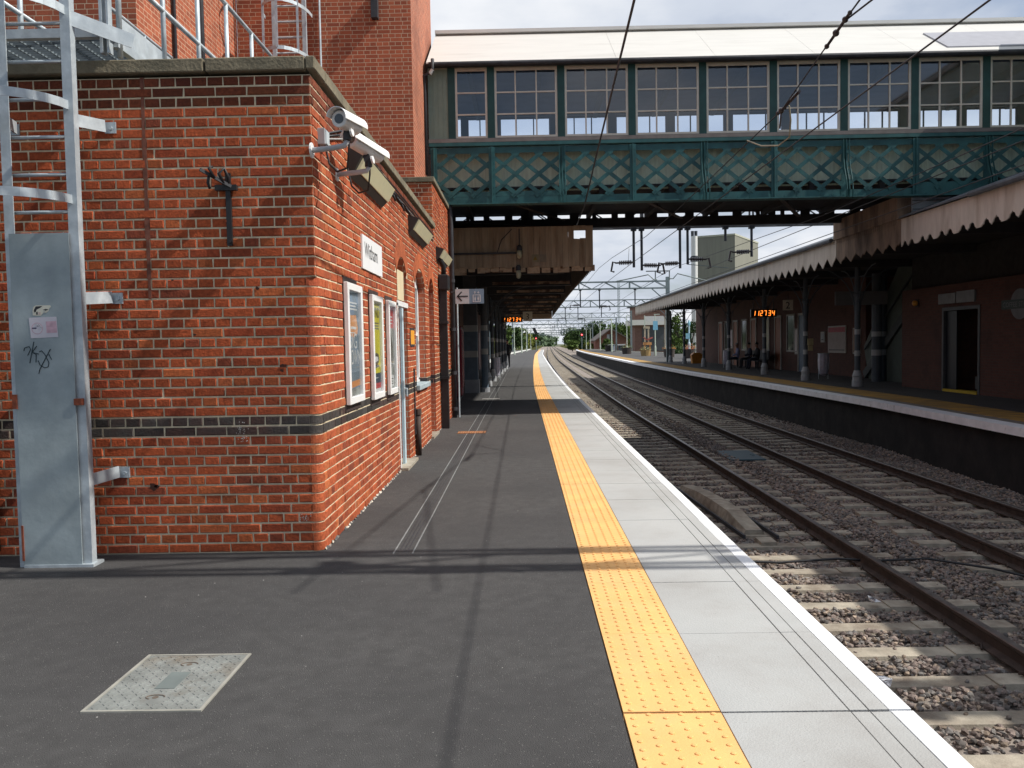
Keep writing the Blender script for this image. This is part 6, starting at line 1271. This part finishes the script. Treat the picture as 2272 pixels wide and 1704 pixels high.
# ------------------------------------------------------------------ trees
def leafmat(n, c): 
    m = pm(n, c, .75, .35, .9, dirt=tuple(min(1, q*1.7) for q in c), dscale=1.3, dlo=.45, dhi=.7, spec=.15); return m
LF = [leafmat('leaves_mid_green', (.060, .095, .022)), leafmat('leaves_dark_green', (.032, .058, .018)), leafmat('leaves_yellow_green', (.13, .15, .03))]
bark = pm('bark', (.09, .07, .05), .9, .2)
def tree(x, y, h, rx, lab, mi=0, n=1600, ls=.22, zb=-1.2, lobes=9, name='tree', cat_='tree', base=.12, grp='trees beside the railway'):
    t = thing(name, lab, cat_, (x, y, zb), grp); m = MB(); tr = h*.05; m.tube([(x, y, zb), (x+.1, y, zb+h*.35), (x, y+.1, zb+h*.7)], [tr, tr*.7, tr*.3], 7)
    cs = []
    for k in range(lobes):
        a = rng.uniform(0, 6.28); q = rng.uniform(.15, .62)*rx; z = zb+h*rng.uniform(base+.2, .82); c = (x+q*math.cos(a), y+q*math.sin(a), z); cs.append((c, rng.uniform(.38, .62)*rx)); m.tube([(x, y, zb+h*.3), c], [tr*.4, tr*.12], 5)
    cs.append(((x, y, zb+h*.80), rx*.5))
    m.build('trunk', bark, t)
    idx = rng.integers(0, len(cs), n); cc = np.array([c for c, r in cs])[idx]; rr = np.array([r for c, r in cs])[idx]
    d = rng.normal(size=(n, 3)); d /= np.linalg.norm(d, axis=1)[:, None]; p_ = cc + d*(rr*rng.uniform(.55, 1.08, n)**.7)[:, None]*np.array([1, 1, .85*h/(rx*2.6)])
    p_[:, 2] = np.clip(p_[:, 2], zb+h*base, None)
    u = rng.normal(size=(n, 3)); u /= np.linalg.norm(u, axis=1)[:, None]; v = np.cross(u, rng.normal(size=(n, 3))); v /= np.linalg.norm(v, axis=1)[:, None]; s_ = (ls*rng.uniform(.5, 1.3, n))[:, None]
    V = np.stack([p_-u*s_, p_+v*s_*.6, p_+u*s_, p_-v*s_*.6], 1).reshape(-1, 3); F = np.arange(4*n).reshape(n, 4)
    np_mesh('crown', V, F, LF[mi], parent=t); return t
T = [(-9, 105, 6.2, 3.4, 0, 'nearest green tree behind the near platform end'), (-6.2, 132, 5.6, 3.0, 2, 'yellow green bushy tree behind the pale posts'), (-4.6, 160, 6.6, 3.4, 0, 'mid green tree behind the second pale post'), (-2.4, 190, 6.8, 3.6, 1, 'dark green tree left of the near signal'), (-2.0, 225, 7.5, 4.2, 0, 'tree left of the line just behind the near signal'), (1.5, 275, 6.4, 3.6, 2, 'light green tree left of the line beyond the platform end'), (4.5, 330, 7, 4.5, 1, 'distant dark tree left of the line'),
     (21, 232, 9.0, 5.2, 1, 'rounded dark tree directly behind the goods shed gable'), (27, 238, 8.6, 5.5, 0, 'broad green tree right of the goods shed'), (33, 245, 7.6, 5.0, 2, 'lighter tree at the right behind the shed roof'), (29.5, 215, 6.0, 3.4, 0, 'tree beside the banded brick building'),
     (19.5, 300, 8.0, 4.8, 1, 'dark tree beyond the lone red signal'), (22, 350, 9.5, 5.5, 0, 'tall green tree right of the far line'), (25, 420, 10, 6, 1, 'farthest dark tree right of the line'), (15.8, 262, 3.8, 2.6, 0, 'low bush right of the far tracks'), (17.3, 226, 3.6, 2.4, 1, 'dark low bush behind the island tip'), (16.4, 204, 2.6, 1.6, 2, 'small yellow green bush at the island tip'), (19.5, 190, 3.6, 1.8, 0, 'shrub in front of the goods shed'), (24.2, 172, 4.2, 2.0, 0, 'green shrub right of the cabinets'), (23.4, 165, 3.2, 1.8, 1, 'dark shrub left of the banded building')]
for x, y, h, rx, mi, lb in T: tree(x, y, h, rx, lb, mi, n=1500 if y < 260 else 1100, ls=.20+.0009*y)
tree(20.3, 110, 6.4, 1.5, 'slim upright green tree seen between the canopy columns', 0, n=1800, ls=.17, base=.05, lobes=12)
tree(22.6, 112, 5.6, 1.9, 'dense bush filling the gap left of the island building end', 1, n=1500, ls=.16, base=.0)
tree(18.6, 100, 2.2, 1.6, 'low bush seen between the canopy columns by the tubs', 1, n=900, ls=.14)
m = []; n = 26000
x = rng.uniform(-260, 420, n); y = rng.uniform(640, 900, n); keep = np.abs(x-(28+(y-640)*.07)) > 7; x, y = x[keep], y[keep]; n = len(x)
hh = 7+4*np.sin(x*.05)+3*np.sin(x*.13+1); z = -1+rng.random(n)**.6*np.clip(hh, 3, 14)
c = np.stack([x, y, z], 1); u = rng.normal(size=(n, 3)); u /= np.linalg.norm(u, axis=1)[:, None]; v = np.cross(u, rng.normal(size=(n, 3))); v /= np.linalg.norm(v, axis=1)[:, None]; s_ = rng.uniform(.9, 2.1, n)[:, None]
o = np_mesh('far_woodland', np.stack([c-u*s_, c+v*s_, c+u*s_, c-v*s_], 1).reshape(-1, 3), np.arange(4*n).reshape(n, 4), leafmat('leaves_distant', (.075, .11, .06))); tag(o, 'far belt of trees along the horizon', 'woodland', kind='stuff')
m = MB(); 
for k in range(900):
    y = rng.uniform(205, 640); sd = rng.choice([-1, 1]); x = off(y)+(rng.uniform(-9, -2.2) if sd < 0 else rng.uniform(11.5, 20)); h_ = rng.uniform(.3, 1.3); r = rng.uniform(.3, .8)
    m.add([(x-r, y, -1.1), (x+r, y, -1.1), (x+r*.4, y+.2, -1.1+h_), (x-r*.5, y-.2, -1.1+h_*.8)], [(0, 1, 2, 3)])
tag(m.build('trackside_growth', leafmat('leaves_weeds', (.12, .13, .05))), 'patchy green and straw growth beside the far tracks', 'undergrowth', kind='stuff')
